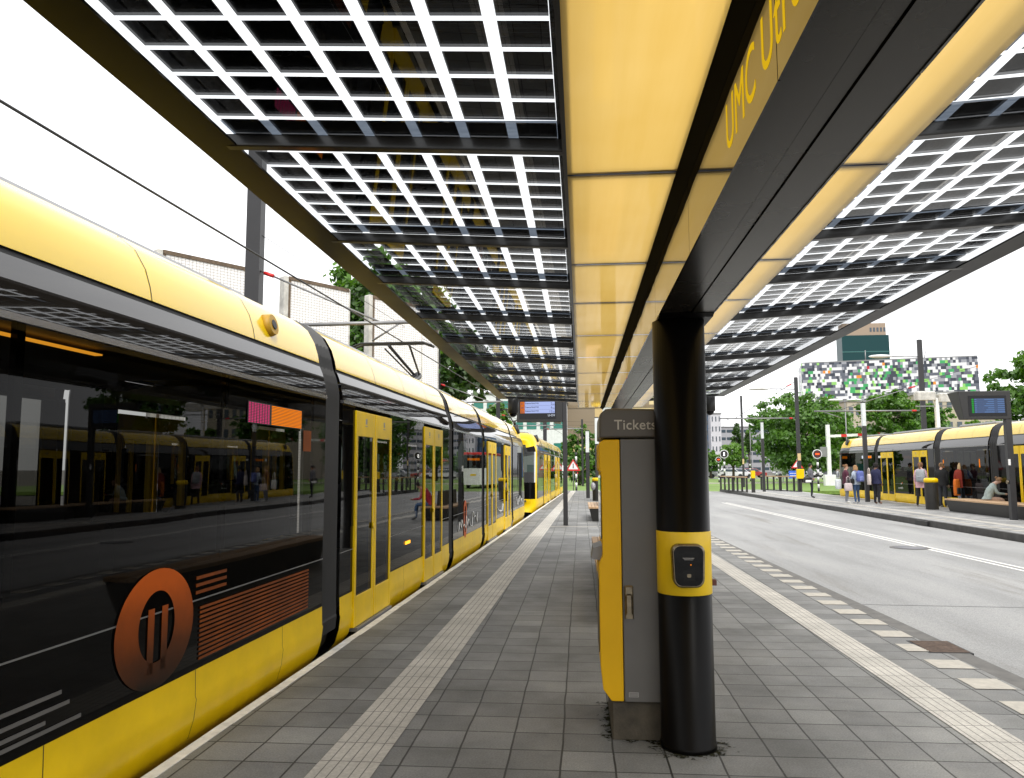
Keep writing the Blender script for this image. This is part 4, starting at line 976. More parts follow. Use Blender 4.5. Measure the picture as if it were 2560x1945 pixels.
def light_column(x, y, z, h, lab, r=.105, gl=.28):
    t = empty('light_column', (x, y, z)); tag(t, lab, 'light column', 'light columns with milky glass tops')
    b = MB(); b.cbox(-r, r, -r, r, 0, h*(1-gl)-.1, .012); b.build('post', M['mast'], t)
    b = MB(); b.cbox(-r*.95, r*.95, -r*.95, r*.95, h*(1-gl)-.1, h-.05, .01); b.build('glass_top', M['milk'], t)
    b = MB(); b.cbox(-r*1.0, r*1.0, -r*1.0, r*1.0, h-.05, h, .01); b.build('lid', M['mast'], t)
def px_y(x, ytop, ybase, Y):   # survey: base point and height from the photo
    a = at(x, ybase, Y); return a.x, a.z, at(x, ytop, Y).z-a.z
light_column(12.95, 37.0, ZF, 4.55, 'light column on the far platform beside the two chatting girls', .085, .22)
light_column(11.85, 52.3, ZF, 4.55, 'light column at the far platform end beside the left guard rail', .085, .22)
for x, yt, yb_, Y, lab in ((1470, 1060, 1232, 43, 'light column on the near platform behind the departure display'), (1494, 1028, 1230, 40, 'light column next to the near platform litter bin')):
    X, zb_, h = px_y(x, yt, 1229 if Y > 41 else 1236, Y); light_column(X, Y, 0, h, lab, .10, .30)
# overhead line masts
masts = []
def mast(x, y, z, h, lab, w=.24, d=.30, arm=None, lamp=None, plate=False, box=False):
    t = empty('line_mast', (x, y, z)); tag(t, lab, 'mast', 'dark overhead line masts')
    b = MB(); b.cbox(-w/2, w/2, -d/2, d/2, 0, h, .01); b.box(-w/2-.03, w/2+.03, -d/2-.001, -d/2+.03, .0, h-.02); b.build('post', M['mast'], t)
    if arm:
        b = MB(); x1, zz, drop = arm; b.tube([(0, 0, zz), (x1, 0, zz+.02)], .04, 8)
        b.tube([(0, 0, zz+drop), (x1*.8, 0, zz+.03)], .022, 6); b.tube([(x1*.92, 0, zz), (x1*.75, 0, zz-.35)], .02, 6); b.build('bracket_arm', M['grey_metal'], t)
        b = MB(); b.tube([(x1*.06, 0, zz), (x1*.10, 0, zz)], .05, 8); b.tube([(x1*.06, 0, zz+drop*.92), (x1*.12, 0, zz+drop*.86)], .04, 8); b.build('insulator', M['red_paint'], t)
    if lamp:
        x1, zz = lamp; b = MB(); b.tube([(0, 0, zz), (x1*.55, 0, zz+.05)], .03, 8); b.build('lamp_arm', M['grey_metal'], t)
        b = MB(); b.sphere((x1*.78, 0, zz+.06), abs(x1)*.24, 12, 8, 0, (1, .35, .16)); b.build('lamp_head', M['white_paint'], t)
    if plate: b = MB(); b.box(-w*.55, w*.55, -d/2-.04, -d/2-.001, 2.0, 2.45); b.build('number_plate', pbr('cream_plate', (.6, .45, .22), .5), t)
    if box: b = MB(); b.cbox(-.24, .24, -d/2-.2, -d/2-.002, .85, 1.45, .03); b.build('yellow_box', M['yellow'], t)
    return t
mast(-6.62, 15.2, -.3, 8.9, 'broad dark overhead line mast rising behind the near tram roof', .24, .32, arm=(3.3, 4.85, 1.2))
mast(-6.45, 34.8, -.3, 8.2, 'second dark overhead line mast among the trees left of the canopy edge', .22, .22, arm=(3.0, 4.9, .9))
mast(-6.0, 57.0, -.3, 8.5, 'third dark overhead line mast left of the departure display', .24, .24, arm=(4.2, 5.0, .9))
X = at(1363, 1150, 62).x; mast(X, 62, -.3, 8.6, 'dark overhead line mast seen under the departure display box', .24, .24, arm=(3.0, 5.0, .8))
mast(13.95, 51.7, ZF, at(1990, 943, 51.7).z-ZF, 'tall overhead line mast behind the right guard rail, yellow box on its foot', .18, .18, arm=(-4.9, 4.72, 2.4), lamp=(-3.0, at(1990, 973, 51.7).z-ZF), plate=True, box=True)
a = at(2253, 1090, 43); mast(18.1, 43, -.1, at(2247, 850, 43).z+.1, 'tallest mast behind the far tram roof with a street lamp arm', .19, .19, arm=(-5.6, at(2250, 1027, 43).z+.1, 1.4), lamp=(-2.6, at(2250, 893, 43).z+.1))
for px_, yt, yb_, Y, lab in ((1860, 989, 1225, 70, 'dark mast beyond the left guard rail with a cream plate'), (1457, 1048, 1200, 75, 'slim dark mast on the lawn left of the warning signs')):
    p = at(px_, yb_, Y); mast(p.x, Y, -.1, at(px_, yt, Y).z+.1, lab, .13, .15, plate=(px_ == 1860))
# contact wires and span wires
def wire(name, pts, lab, r=.008):
    b = MB(); b.tube(pts, r, 6); return tag(b.build(name, M['wire'], None), lab, 'wire', 'overhead wires')
wire('contact_wire', [(-3.9+.04*-12, -12, 4.02), (-3.9, 0, 4.03), (-3.9+.04*30, 30, 4.03), (-1.7, 56, 4.3), (-.6, 90, 4.6)], 'black contact wire running above the near tram roof', .011)
wire('contact_wire', [(-6.5, 15.2, 6.45), (-4.6, 34.8, 5.9), (-2.6, 57, 5.4)], 'thin feeder wire leaving the broad mast towards the canopy', .006)
wire('span_wire', [(-9, 62, 5.6), (0.5, 63, 5.3), (4, 64, 5.35)], 'span wire crossing under the departure display')
wire('span_wire', [(-7, 80, 6.1), (2, 80, 5.9)], 'upper span wire in front of the white building')
wire('contact_wire', [(16.5, 20, 5.9), (16.0, 51.7, 5.5), (13, 75, 5.4), (8, 100, 5.6)], 'contact wire above the far tram')
wire('span_wire', [(9.4, 51, 5.6), (13.9, 51.7, 7.0)], 'slanting stay wire from the tall mast')
# signals on striped posts
def striped(t, h, n, r=.07, z0=0):
    b = MB(); hh = h/n
    for i in range(n): b.lathe((0, 0, z0+i*hh), [(r, 0), (r, hh-.001)], 14, i % 2)
    return b.build('striped_post', [M['black_paint'], M['white_paint']], t)
def signal(x, y, z, zc, r, lab, lit, n):
    t = empty('tram_signal', (x, y, z)); tag(t, lab, 'signal', 'round tram signals on striped posts')
    striped(t, zc-z-r, n); b = MB()
    def disc(rr, y0, y1, mi): b.tube([(0, y0, zc-z), (0, y1, zc-z)], rr, 26, mi, True, False)
    disc(r, -.02, .03, 1); disc(r*.85, -.035, -.019, 0); b.build('disc', [M['black_paint'], M['white_paint']], t)
    b = MB()
    if lit == 'red':
        b.tube([(0, -.036, zc-z), (0, -.045, zc-z)], r*.6, 20, 1, True, False)
        for dx in (-.5, 0, .5): b.box(r*.36*dx*1.3-.045, r*.36*dx*1.3+.045, -.052, -.046, zc-z-.03, zc-z+.03)
        b.build('red_lamps', [M['red_lamp'], pbr('dim_red', (.12, .01, .006), .4)], t)
    else:
        for dz in (-.26, .2): b.tube([(0, -.036, zc-z+dz*r), (0, -.05, zc-z+dz*r)], r*.16, 12, 0, True, False)
        b.build('white_lamps', M['white_lamp'], t)
def sig(px_, pyc, Y, r, lab, lit, n, z):
    c = at(px_, pyc, Y); signal(c.x, Y, z, c.z, r, lab, lit, n)
sig(2043, 1135, 57.5, .33, 'round signal with a red bar lit, beside the waiting man', 'red', 9, -.1)
sig(1810, 1135, 62, .33, 'round signal with two white lamps lit above the left guard rail', 'white', 9, -.1)
sig(1796, 1149, 92, .32, 'smaller looking round signal with a red bar, farthest left by the pillar', 'red', 9, -.1)
for px_, yb_, Y, h, lab in ((1876, 1193, 100, 2.4, 'striped post on the lawn behind the yellow topped bollard'), (1942, 1187, 105, 2.2, 'striped post on the lawn under the big tree'), (2056, 1183, 110, 2.0, 'striped post on the lawn behind the waiting man'), (1441, 1222, 58.5, 2.9, 'striped post beside the red warning triangle at the platform end'), (1516, 1200, 90, 2.6, 'striped post just left of the ticket machine edge')):
    p = at(px_, yb_, Y); t = empty('striped_post', (p.x, Y, -.1)); tag(t, lab, 'striped post', 'black and white striped posts'); striped(t, h, 9, .075)
def tri_sign(px_, py_, Y, h, lab, extra=None):
    c = at(px_, py_, Y); t = empty('warning_sign', (c.x, Y, -.1)); tag(t, lab, 'traffic sign', 'red and white warning triangles')
    b = MB(); b.tube([(0, .03, 0), (0, .03, c.z+.1+h*.5)], .035, 8); b.build('post', M['grey_metal'], t)
    zc = c.z+.1; b = MB(); P = lambda s: [(-.58*s, zc-h*.45*s), (.58*s, zc-h*.45*s), (0, zc+h*.55*s)]
    b.prism(P(h*.95), 1, -.012, 0, 0); b.prism(P(h*.66), 1, -.016, -.0125, 1); b.box(-.03, .03, -.018, -.0165, zc-h*.2, zc+h*.16, 2)
    b.build('triangle', [M['red_paint'], M['white_paint'], M['black_paint']], t); return t, c
tri_sign(1433, 1164, 57.8, .95, 'red warning triangle at the platform end next to a striped post')
tri_sign(1517, 1165, 80, .95, 'red warning triangle half hidden by the ticket machine')
t, c = tri_sign(1993, 1161, 58, .8, 'red warning triangle above a blue board by the tall mast')
b = MB(); zc = c.z+.1; b.box(-.62, .5, -.02, -.005, zc-1.0, zc-.45); bo = b.build('blue_board', M['blue_paint'], t)
b = MB(); b.box(-.55, .43, -.024, -.021, zc-.66, zc-.62); b.box(-.55, .43, -.024, -.021, zc-.83, zc-.79); b.build('white_stripes', M['white_paint'], bo)
# white height gauge with a striped arm
p = at(2075, 1208, 75); t = empty('height_gauge', (p.x, 75, -.1)); tag(t, 'white steel gantry post with a red and white striped arm', 'gantry')
h = at(2072, 1062, 75).z+.1; za = at(2100, 1090, 75).z+.1
b = MB(); b.cbox(-.16, .16, -.16, .16, 0, h, .02); b.build('post', M['white_paint'], t)
b = MB()
for i in range(12): b.box(.16+i*.5, .16+(i+1)*.5, -.12, .12, za-.12+i*.02, za+.12+i*.02, 1 if i % 3 == 2 else 0)
b.build('striped_arm', [M['white_paint'], M['red_paint']], t)
b = MB(); b.cbox(-.75, -.16, -.1, .1, h*.35+.7, h*.35+1.6, .02); b.build('control_box', M['grey_metal'], t)
b = MB(); b.cbox(-.5, .5, -.3, .3, 0, 1.0, .03); b.build('foot', M['white_paint'], t)
def street_lamp(px_, ytop, Y, lab, z=-.1, arms=((-.9, 1), (.9, 1)), r=.08):
    c = at(px_, ytop, Y); t = empty('street_lamp', (c.x, Y, z)); tag(t, lab, 'street lamp', 'street lamps in the distance'); h = c.z-z
    b = MB(); b.tube([(0, 0, 0), (0, 0, h)], [r, r*.6], 8); b.build('post', M['grey_metal'], t)
    for dx, s in arms: b = MB(); b.sphere((dx, 0, h), .62*s, 12, 8, 0, (1.2, .5, .22)); b.build('lamp_head', M['white_paint'], t)
street_lamp(2112, 1000, 80, 'twin headed street lamp in front of the mosaic building')
street_lamp(1874, 1053, 130, 'slim street lamp in front of the grey hospital block', arms=((0, .9),))
# big white traffic camera gantry behind the far tram
c = at(2340, 985, 40); t = empty('floodlight_post', (c.x, 40, -.1)); tag(t, 'white post with broad grey floodlight heads above the far tram', 'street lamp')
b = MB(); b.cbox(-.09, .09, -.09, .09, 0, c.z-.1, .02); b.build('post', M['white_paint'], t)
for x0, x1, z in ((-1.02, -.06, .16), (.06, .98, .06)):
    b = MB(); b.cbox(x0, x1, -.2, .2, c.z+z-.36, c.z+z+.08, .07); b.build('lamp_head', M['post_white'], t)
b = MB(); b.box(-1.0, 1.05, -.03, .03, c.z-.52, c.z-.47); b.build('cross_bar', M['grey_metal'], t)
# information boxes
p = at(1957, 1185, 95); t = empty('info_cabinet', (p.x, 95, -.1)); tag(t, 'grey road sign back on a white footed stand on the lawn', 'cabinet')
b = MB(); b.box(-.1, .1, -.05, .05, 0, 1.4); b.cbox(-1.3, 1.3, -.2, .2, 1.2, 1.75, .05, 0); b.cbox(-.9, .9, -.15, .15, 1.75, 4.0, .05, 1); b.build('body', [M['white_paint'], M['grey_metal']], t)
# tall tiled panels behind the tram
def tiled_panel(p0, w, ang, h, lab):
    t = empty('tiled_panel', (p0[0], p0[1], -.3), ang); tag(t, lab, 'panel', 'tall white tiled panels beside the tracks')
    H = h+.3
    b = MB(); b.box(0, w, -.10, .10, 0, H-.10); b.build('panel_face', M['mesh_panel'], t)
    b = MB(); b.cbox(-.15, -.002, -.13, .13, 0, H, .02); b.build('end_post', M['post_white'], t)
    b = MB(); b.cbox(w+.002, w+.06, -.12, .12, 0, H, .02); b.build('end_post', M['post_white'], t)
    b = MB(); b.box(0, w, -.13, .13, H-.098, H); b.box(.0, .07, -.115, -.101, 0, H-.10); b.build('top_rail', M['rust'], t)
A_ = math.atan2(22.5-20.8, -6.94+8.14)
L2 = math.hypot(22.5-20.8, 1.2)
tiled_panel((-8.14, 20.8), L2, A_, 7.0, 'tall white tiled panel right of the broad mast, tree behind its edge')
tiled_panel((-6.45, 23.4), 2.05, A_, 7.0, 'white tiled panel with thick weathered edge half hidden by the canopy')
tiled_panel((-10.2, 17.9), 2.3, A_, 7.0, 'white tiled panel cut by the tram roof, left of the broad mast')
tiled_panel((-6.35, 28.6), 1.35, A_, 7.0, 'narrow white tiled panel behind the pantograph')
# planter wall and rail behind the panels
t = empty('footbridge_rail', (-14, 40, -.3)); tag(t, 'grey metal railing on a brown wall seen between two tiled panels', 'railing')
b = MB(); b.box(-6, 6, 0, .3, 0, 5.2); b.build('wall', M['rust'], t)
b = MB()
for z in (5.9, 6.4): b.box(-6, 6, .1, .18, z, z+.12)
for k in range(9): b.box(-6+k*1.5, -5.86+k*1.5, .08, .2, 5.2, 6.5)
b.build('rails', M['grey_metal'], t)
# red letter sculpture
c = at(1456, 1162, 105); t = empty('letter_sculpture', (c.x, 105, -.1)); tag(t, 'big red letter U standing on the lawn among the trees', 'sculpture')
b = MB(); b.box(-.95, -.45, -.3, .3, .3, 2.9); b.box(.45, .95, -.3, .3, .3, 2.9); b.box(-.45, .45, -.3, .3, .3, .85); b.build('letter', M['red_paint'], t)
# ------------------------------------------------------------------ people
def skin_body(name, nodes, edges, rad, zones, mats, parent, root, extra=None):
    me = bpy.data.meshes.new(name); me.from_pydata([nodes[k] for k in nodes], edges_idx(nodes, edges), [])
    o = bpy.data.objects.new(name, me); COL.objects.link(o)
    o.modifiers.new('skin', 'SKIN'); sv = me.skin_vertices[0].data
    for i, k in enumerate(nodes):
        r = rad[k]; sv[i].radius = r if isinstance(r, tuple) else (r, r); sv[i].use_root = (k == root)
    s = o.modifiers.new('sub', 'SUBSURF'); s.levels = 2; s.render_levels = 2
    dg = bpy.context.evaluated_depsgraph_get(); dg.update()
    m2 = bpy.data.meshes.new_from_object(o.evaluated_get(dg)); bpy.data.objects.remove(o); bpy.data.meshes.remove(me)
    m2.materials.clear()
    for m in mats: m2.materials.append(m)
    segs = [(Vector(nodes[a]), Vector(nodes[b_]), zones.get((a, b_), 0)) for a, b_ in edges]
    for p in m2.polygons:
        c = p.center; best = (9, 0)
        for a, b_, z in segs:
            d = b_-a; tt = max(0, min(1, (c-a).dot(d)/max(1e-9, d.length_squared))); q = (c-(a+d*tt)).length
            if q < best[0]: best = (q, z)
        p.material_index = best[1]; p.use_smooth = True
    if extra:
        bm = bmesh.new(); bm.from_mesh(m2); em = extra.mesh('x', []); bm.from_mesh(em); bm.to_mesh(m2); bm.free(); bpy.data.meshes.remove(em)
    m2.name = name; ob = bpy.data.objects.new(name, m2); COL.objects.link(ob); ob.parent = parent; return ob
def edges_idx(nodes, edges):
    ks = list(nodes); return [(ks.index(a), ks.index(b_)) for a, b_ in edges]
_pm = {}
def pmat(c, rough=.8, var=.18):
    k = (c, rough)
    if k not in _pm: _pm[k] = pbr('cloth_%d' % len(_pm) if rough > .6 else 'skin_%d' % len(_pm), c, rough, var=var, vscale=14)
    return _pm[k]
SKIN = (.52, .30, .21)
def person(label, loc, head, ht=1.72, top=(.2,.2,.2), legs=(.03,.03,.05), shoes=(.05,.05,.05), hair=(.1,.06,.03), hairlen='short', skin=SKIN, la=None, ra=None, stance=.0, sit=False, lean=0, look=0, nod=0, hem=.86, wide=1.0, build=1.0, stride=0):
    """local frame: faces +Y; la/ra = (elbow, wrist) offsets from the shoulder"""
    t = empty('person', loc, head); tag(t, label, 'person', 'people waiting at the tram stop'); s = ht/1.72
    hipz = .93 if not sit else .50
    tz = lambda z: hipz+(z-.93)
    ln = lambda z: math.sin(lean)*(z-.93); lz = lambda z: hipz+(z-.93)*math.cos(lean)
    P = {}
    def T(k, x, y, z): P[k] = (x*s, (y+ln(z))*s, lz(z)*s)
    P['pelvis'] = (0, 0, hipz*s); T('waist', 0, .01, 1.10); T('chest', 0, .01, 1.30); T('neck0', 0, -.005, 1.45)
    hy = .02+.10*nod; T('neck1', 0, .012+.02*nod, 1.51); T('head0', 0, .03+hy*.5, 1.575-.01*nod); T('head1', 0, .028+hy, 1.665-.03*nod)
    ca, sa = math.cos(look), math.sin(look)
    nb = Vector(P['head0']); P['nose'] = (nb.x-sa*.085*s, nb.y+ca*.085*s, nb.z+.01-.03*nod)
    R_ = {'pelvis': (.125*wide, .10*wide), 'waist': (.115*wide, .085*wide), 'chest': (.135*wide, .095*wide), 'neck0': (.075, .06), 'neck1': .046, 'head0': (.062, .078), 'head1': (.068, .082), 'nose': .012}
    E_ = [('pelvis', 'waist'), ('waist', 'chest'), ('chest', 'neck0'), ('neck0', 'neck1'), ('neck1', 'head0'), ('head0', 'head1'), ('head0', 'nose')]
    Z = {('pelvis', 'waist'): 1, ('waist', 'chest'): 1, ('chest', 'neck0'): 1, ('neck0', 'neck1'): 0, ('neck1', 'head0'): 0, ('head0', 'head1'): 0, ('head0', 'nose'): 0}
    ex = MB()
    for sd_, arm in ((-1, la), (1, ra)):
        n = 'L' if sd_ < 0 else 'R'
        if sit:
            P['hip'+n] = (sd_*.09*s, .02*s, .49*s); P['knee'+n] = (sd_*.11*s, .44*s, .50*s); P['ank'+n] = (sd_*.11*s, .46*s, .09*s); P['toe'+n] = (sd_*.12*s, .62*s, .035*s)
        else:
            st = stride*sd_
            P['hip'+n] = (sd_*.088*s, 0, .90*s); P['knee'+n] = (sd_*(.095+stance*.5)*s, (.03+st*.5)*s, .50*s); P['ank'+n] = (sd_*(.095+stance)*s, (-.01+st)*s, .09*s); P['toe'+n] = (sd_*(.12+stance)*s, (.15+st)*s, .035*s)
        R_['hip'+n] = .095*wide**.5; R_['knee'+n] = .062; R_['ank'+n] = .045; R_['toe'+n] = (.042, .034)
        T('sh'+n, sd_*.165*wide**.6, -.005, 1.40); sh = Vector(P['sh'+n])
        e, wv = arm or ((sd_*.05, -.03, -.28), (sd_*.05, .04, -.52))
        P['el'+n] = tuple(sh+Vector(e)*s); P['wr'+n] = tuple(sh+Vector(wv)*s)
        d = (Vector(P['wr'+n])-Vector(P['el'+n])).normalized(); P['pa'+n] = tuple(Vector(P['wr'+n])+d*.075*s)
        R_['sh'+n] = .068; R_['el'+n] = .046; R_['wr'+n] = .030; R_['pa'+n] = (.036, .020)
        E_ += [('pelvis', 'hip'+n), ('hip'+n, 'knee'+n), ('knee'+n, 'ank'+n), ('ank'+n, 'toe'+n), ('neck0', 'sh'+n), ('sh'+n, 'el'+n), ('el'+n, 'wr'+n), ('wr'+n, 'pa'+n)]
        Z.update({('pelvis', 'hip'+n): 2, ('hip'+n, 'knee'+n): 2, ('knee'+n, 'ank'+n): 2, ('ank'+n, 'toe'+n): 3, ('neck0', 'sh'+n): 1, ('sh'+n, 'el'+n): 1, ('el'+n, 'wr'+n): 1, ('wr'+n, 'pa'+n): 0})
        side = d.cross(Vector((0, 1, 0))); side = side.normalized() if side.length > .1 else Vector((1, 0, 0)); fw = side.cross(d)
        pa = Vector(P['pa'+n])
        for k, lf in enumerate((.062, .072, .066, .052)):
            o0 = pa+fw*(k-1.5)*.018*s; ex.tube([o0-d*.02*s, o0+d*lf*.5*s+side*.004, o0+d*lf*.95*s+side*.018*s*-sd_], [.0088*s, .0085*s, .006*s], 6, 0)
        o0 = Vector(P['wr'+n])+d*.03*s+fw*.028*s; ex.tube([o0, o0+fw*.028*s+d*.03*s, o0+fw*.03*s+d*.06*s], [.011*s, .0095*s, .007*s], 6, 0)
    h0 = Vector(P['head0']); fwd = (Vector(P['nose'])-h0).normalized(); rt = fwd.cross(Vector((0, 0, 1))).normalized(); upv = rt.cross(fwd)
    for sgn in (-1, 1):
        q = h0+upv*.035*s; ex.sphere(q+fwd*.072*s+rt*sgn*.03*s, .009*s, 8, 6, 4); ex.sphere(q-upv*.02*s+rt*sgn*.076*s-fwd*.005*s, .022*s, 8, 6, 0, (.5, .8, 1.2))
    ex.tube([h0+fwd*.073*s-upv*.038*s-rt*.018*s, h0+fwd*.077*s-upv*.040*s, h0+fwd*.073*s-upv*.038*s+rt*.018*s], .005*s, 6, 5)
    mats = [pmat(skin, .5), pmat(top), pmat(legs), pmat(shoes), M['rubber'], pmat((.35, .12, .1), .5)]
    skin_body('body', P, E_, {k: (tuple(v*s*build if k not in ('head0', 'head1', 'nose') else v*s for v in r) if isinstance(r, tuple) else r*s*(build if k not in ('nose', 'neck1') else 1)) for k, r in R_.items()}, Z, mats, t, 'pelvis', ex)
    # hair: a cap that leaves the face free, with length behind
    hb = MB(); hc = (h0+Vector(P['head1']))/2+upv*.018*s-fwd*.008*s; n1, n2 = 18, 9; v = []; fs = []
    for i in range(n2+1):
        for k in range(n1):
            a = 2*math.pi*k/n1; back = (1-math.cos(a))/2      # 0 in front
            drop = R(62)+R(70 if hairlen != 'bun' else 55)*back**.7
            th = drop*i/n2; rr = .094*s*(1+.10*random.random()*(i > 1))
            v.append(hc+(fwd*math.cos(a)+rt*math.sin(a))*math.sin(th)*rr*Vector((1, 1, 1)).x+upv*math.cos(th)*rr*1.12)
    for i in range(n2):
        for k in range(n1):
            k2 = (k+1) % n1; fs.append((i*n1+k, (i+1)*n1+k, (i+1)*n1+k2, i*n1+k2))
    hb.add(v, fs, 0, True)
    bk = hc-fwd*.07*s
    if hairlen == 'long':
        for k in range(9):
            a = R(-80+20*k); dv = -fwd*math.cos(a)+rt*math.sin(a)
            hb.tube([hc+dv*.07*s+upv*.02, hc+dv*.095*s-upv*.12*s, hc+dv*.105*s-upv*.24*s, hc+dv*.085*s-upv*(.32+.04*random.random())*s], [.034*s, .034*s, .028*s, .01*s], 7)
    elif hairlen == 'tail':
        hb.tube([bk+upv*.03*s, bk-fwd*.05*s, bk-fwd*.06*s-upv*.14*s, bk-fwd*.04*s-upv*.24*s], [.03*s, .034*s, .028*s, .008*s], 8)
    elif hairlen == 'bun': hb.sphere(bk-fwd*.035*s+upv*.06*s, .042*s, 10, 8)
    elif hairlen == 'curly':
        for k in range(60):
            a, th = random.uniform(0, 6.28), random.uniform(0, 1.9); dv = (fwd*math.cos(a)+rt*math.sin(a))*math.sin(th)+upv*math.cos(th)
            if dv.dot(fwd) < .45: hb.sphere(hc+dv*.105*s, .03*s, 6, 5)
    hb.build('hair', pmat(hair), t)
    # jacket or top as a shell over the trunk
    jb = MB(); zs = [hem, .95, 1.05, 1.2, 1.33, 1.42, 1.465]; ws = [.205, .19, .175, .185, .20, .165, .075]; ds = [.145, .14, .128, .135, .135, .10, .068]; v = []; fs = []; n1 = 20
    for i, z in enumerate(zs):
        for k in range(n1):
            a = 2*math.pi*k/n1; wob = 1+.05*math.sin(3*a+i*2.1)+.03*random.random()
            zz = z if (not sit or z > .95) else .95-(.95-z)*.25
            v.append((ws[i]*wide*build*wob*math.cos(a)*s, (ds[i]*wide*build*wob*math.sin(a)+ln(zz))*s, lz(zz)*s))
    for i in range(len(zs)-1):
        for k in range(n1):
            k2 = (k+1) % n1; fs.append((i*n1+k, i*n1+k2, (i+1)*n1+k2, (i+1)*n1+k))
    jb.add(v, fs, 0, True); jb.build('jacket', pmat(top), t)
    return t, P, s
def bag(name, label, cat, m, loc, rz, dims, handles=None, pocket=None, group=None, straps=False):
    t = empty(name, loc, rz); tag(t, label, cat, group); w_, d_, h_ = dims
    b = MB(); v = []; fs = []; n = 16
    for i, (z, k) in enumerate(((0, .82), (.04, .96), (.35, 1.0), (.75, .97), (.95, .86), (1, .6))):
        for q in range(n):
            a = 2*math.pi*q/n; e = .55; cx_ = math.copysign(abs(math.cos(a))**e, math.cos(a)); sy_ = math.copysign(abs(math.sin(a))**e, math.sin(a))
            v.append((w_/2*k*cx_, d_/2*k*sy_, z*h_))
    for i in range(5):
        for q in range(n): fs.append((i*n+q, i*n+(q+1) % n, (i+1)*n+(q+1) % n, (i+1)*n+q))
    fs += [tuple(range(n-1, -1, -1)), tuple(range(5*n, 6*n))]
    b.add(v, fs, 0, True); b.build('sack', m, t)
    if pocket: b = MB(); b.cbox(-w_*.36, w_*.36, -d_/2-.035, -d_/2+.02, h_*.10, h_*.48, .03); b.build('pocket', pocket, t)
    if handles:
        b = MB()
        for y in (-d_*.3, d_*.3): b.tube([(-w_*.22, y, h_*.9), (-w_*.16, y*.6, h_+handles*.8), (0, 0, h_+handles), (w_*.16, y*.6, h_+handles*.8), (w_*.22, y, h_*.9)], .010, 6)
        b.build('handles', m, t)
    if straps:
        b = MB()
        for x in (-1, 1): b.tube([(x*w_*.3, d_*.45, h_*.95), (x*w_*.34, d_*.5+.10, h_*1.02), (x*w_*.34, d_*.5+.24, h_*.8), (x*w_*.36, d_*.5+.15, h_*.35), (x*w_*.34, d_*.45, h_*.15)], .016, 6)
        b.build('straps', m, t)
    return t
def gpos(px_, Y, z=ZF):
    d = at(px_, 1250, Y); return (d.x, Y, z)
W = R(90)   # heading pi/2 = faces -X (towards us across the road); -pi/2 = faces the tram (+X)
# man at the platform end, side on facing right
p = gpos(2030, 41.5); person('man in grey jumper with a black shoulder bag, standing alone at the platform end', p, R(-105), 1.76, top=(.13, .13, .15), legs=(.012, .014, .022), hair=(.012, .01, .009), skin=(.38, .2, .13), la=((-.04, -.08, -.27), (-.02, .10, -.42)), ra=((.04, -.08, -.27), (.02, .10, -.42)), lean=R(-4))
bag('shoulder_bag', 'black shoulder bag with a white stripe on the man in grey', 'bag', M['rubber'], (p[0]-.22, p[1]-.16, ZF+.78), R(10), (.44, .16, .30), pocket=M['white_paint'])
# two girls talking
p = gpos(2117, 35.5); p1 = p
person('girl in dark red checked shirt turning to her friend, pale grey trousers', p, R(-95), 1.68, top=(.075, .012, .03), legs=(.20, .21, .24), shoes=(.6, .6, .58), hair=(.19, .095, .04), hairlen='bun', look=R(-20), la=((-.08, .02, -.26), (-.0, .20, -.32)), ra=((.05, .04, -.27), (.04, .16, -.40)))
bag('tote_bag', 'pale pink tote bag held low by the girl in red checks', 'bag', pmat((.50, .42, .43)), (p[0]-.02, p[1]-.34, ZF+.55), R(10), (.36, .14, .34), handles=.30)
bag('tote_bag', 'white cloth bag hanging behind the girl in red checks', 'bag', pmat((.55, .58, .6)), (p[0]-.36, p[1]-.10, ZF+.62), R(30), (.30, .14, .44), handles=.35)
p = gpos(2143, 35.4)
person('girl in pale blue denim jacket with long fair hair, seen from behind', p, R(25), 1.64, top=(.42, .48, .56), legs=(.045, .09, .19), shoes=(.6, .6, .6), hair=(.30, .17, .075), hairlen='long', la=((-.10, .02, -.25), (-.14, .14, -.40)), ra=((.05, .0, -.27), (.03, .1, -.5)))
bag('backpack', 'blue patterned backpack on the girl with long fair hair', 'backpack', pmat((.10, .13, .36)), (p[0]+.10, p[1]-.20, ZF+.95), R(25), (.34, .20, .46), pocket=pmat((.16, .2, .45)), straps=True)
bag('shoulder_bag', 'dark bag with pale edge held between the two girls', 'bag', M['rubber'], (p[0]-.30, p[1]-.16, ZF+.86), R(25), (.40, .15, .22), handles=.2)
p = gpos(2193, 34.9)
person('person in a navy puffer coat waiting at the first far tram door', p, R(-55), 1.72, top=(.012, .014, .055), legs=(.012, .012, .018), hair=(.012, .009, .008), hairlen='curly', skin=(.16, .08, .05), shoes=(.25, .14, .10), build=1.12)
bag('tote_bag', 'white tote bag on the shoulder of the navy coat', 'bag', pmat((.60, .52, .48)), (p[0]-.30, p[1]-.02, ZF+.82), R(80), (.36, .14, .46), handles=.26)
p = gpos(2305, 32.6)
person('person in a pale pink shirt and wide black trousers at the second tram door', p, R(-35), 1.74, top=(.62, .38, .42), legs=(.008, .008, .008), shoes=(.5, .45, .4), hair=(.17, .08, .035), hairlen='tail', hem=.74, stride=.09, stance=.05)
bag('backpack', 'light grey backpack worn over the pink shirt', 'backpack', pmat((.34, .36, .38)), (p[0]-.10, p[1]-.22, ZF+.98), R(-40), (.34, .20, .50), pocket=pmat((.26, .28, .3)), straps=True)
p = gpos(2358, 31.9)
person('person in a black jacket with fair hair, behind the litter bin', p, R(-45), 1.72, top=(.008, .008, .008), legs=(.03, .033, .04), shoes=(.55, .55, .55), hair=(.26, .15, .07), hairlen='bun', build=1.1)
p = gpos(2407, 30.9)
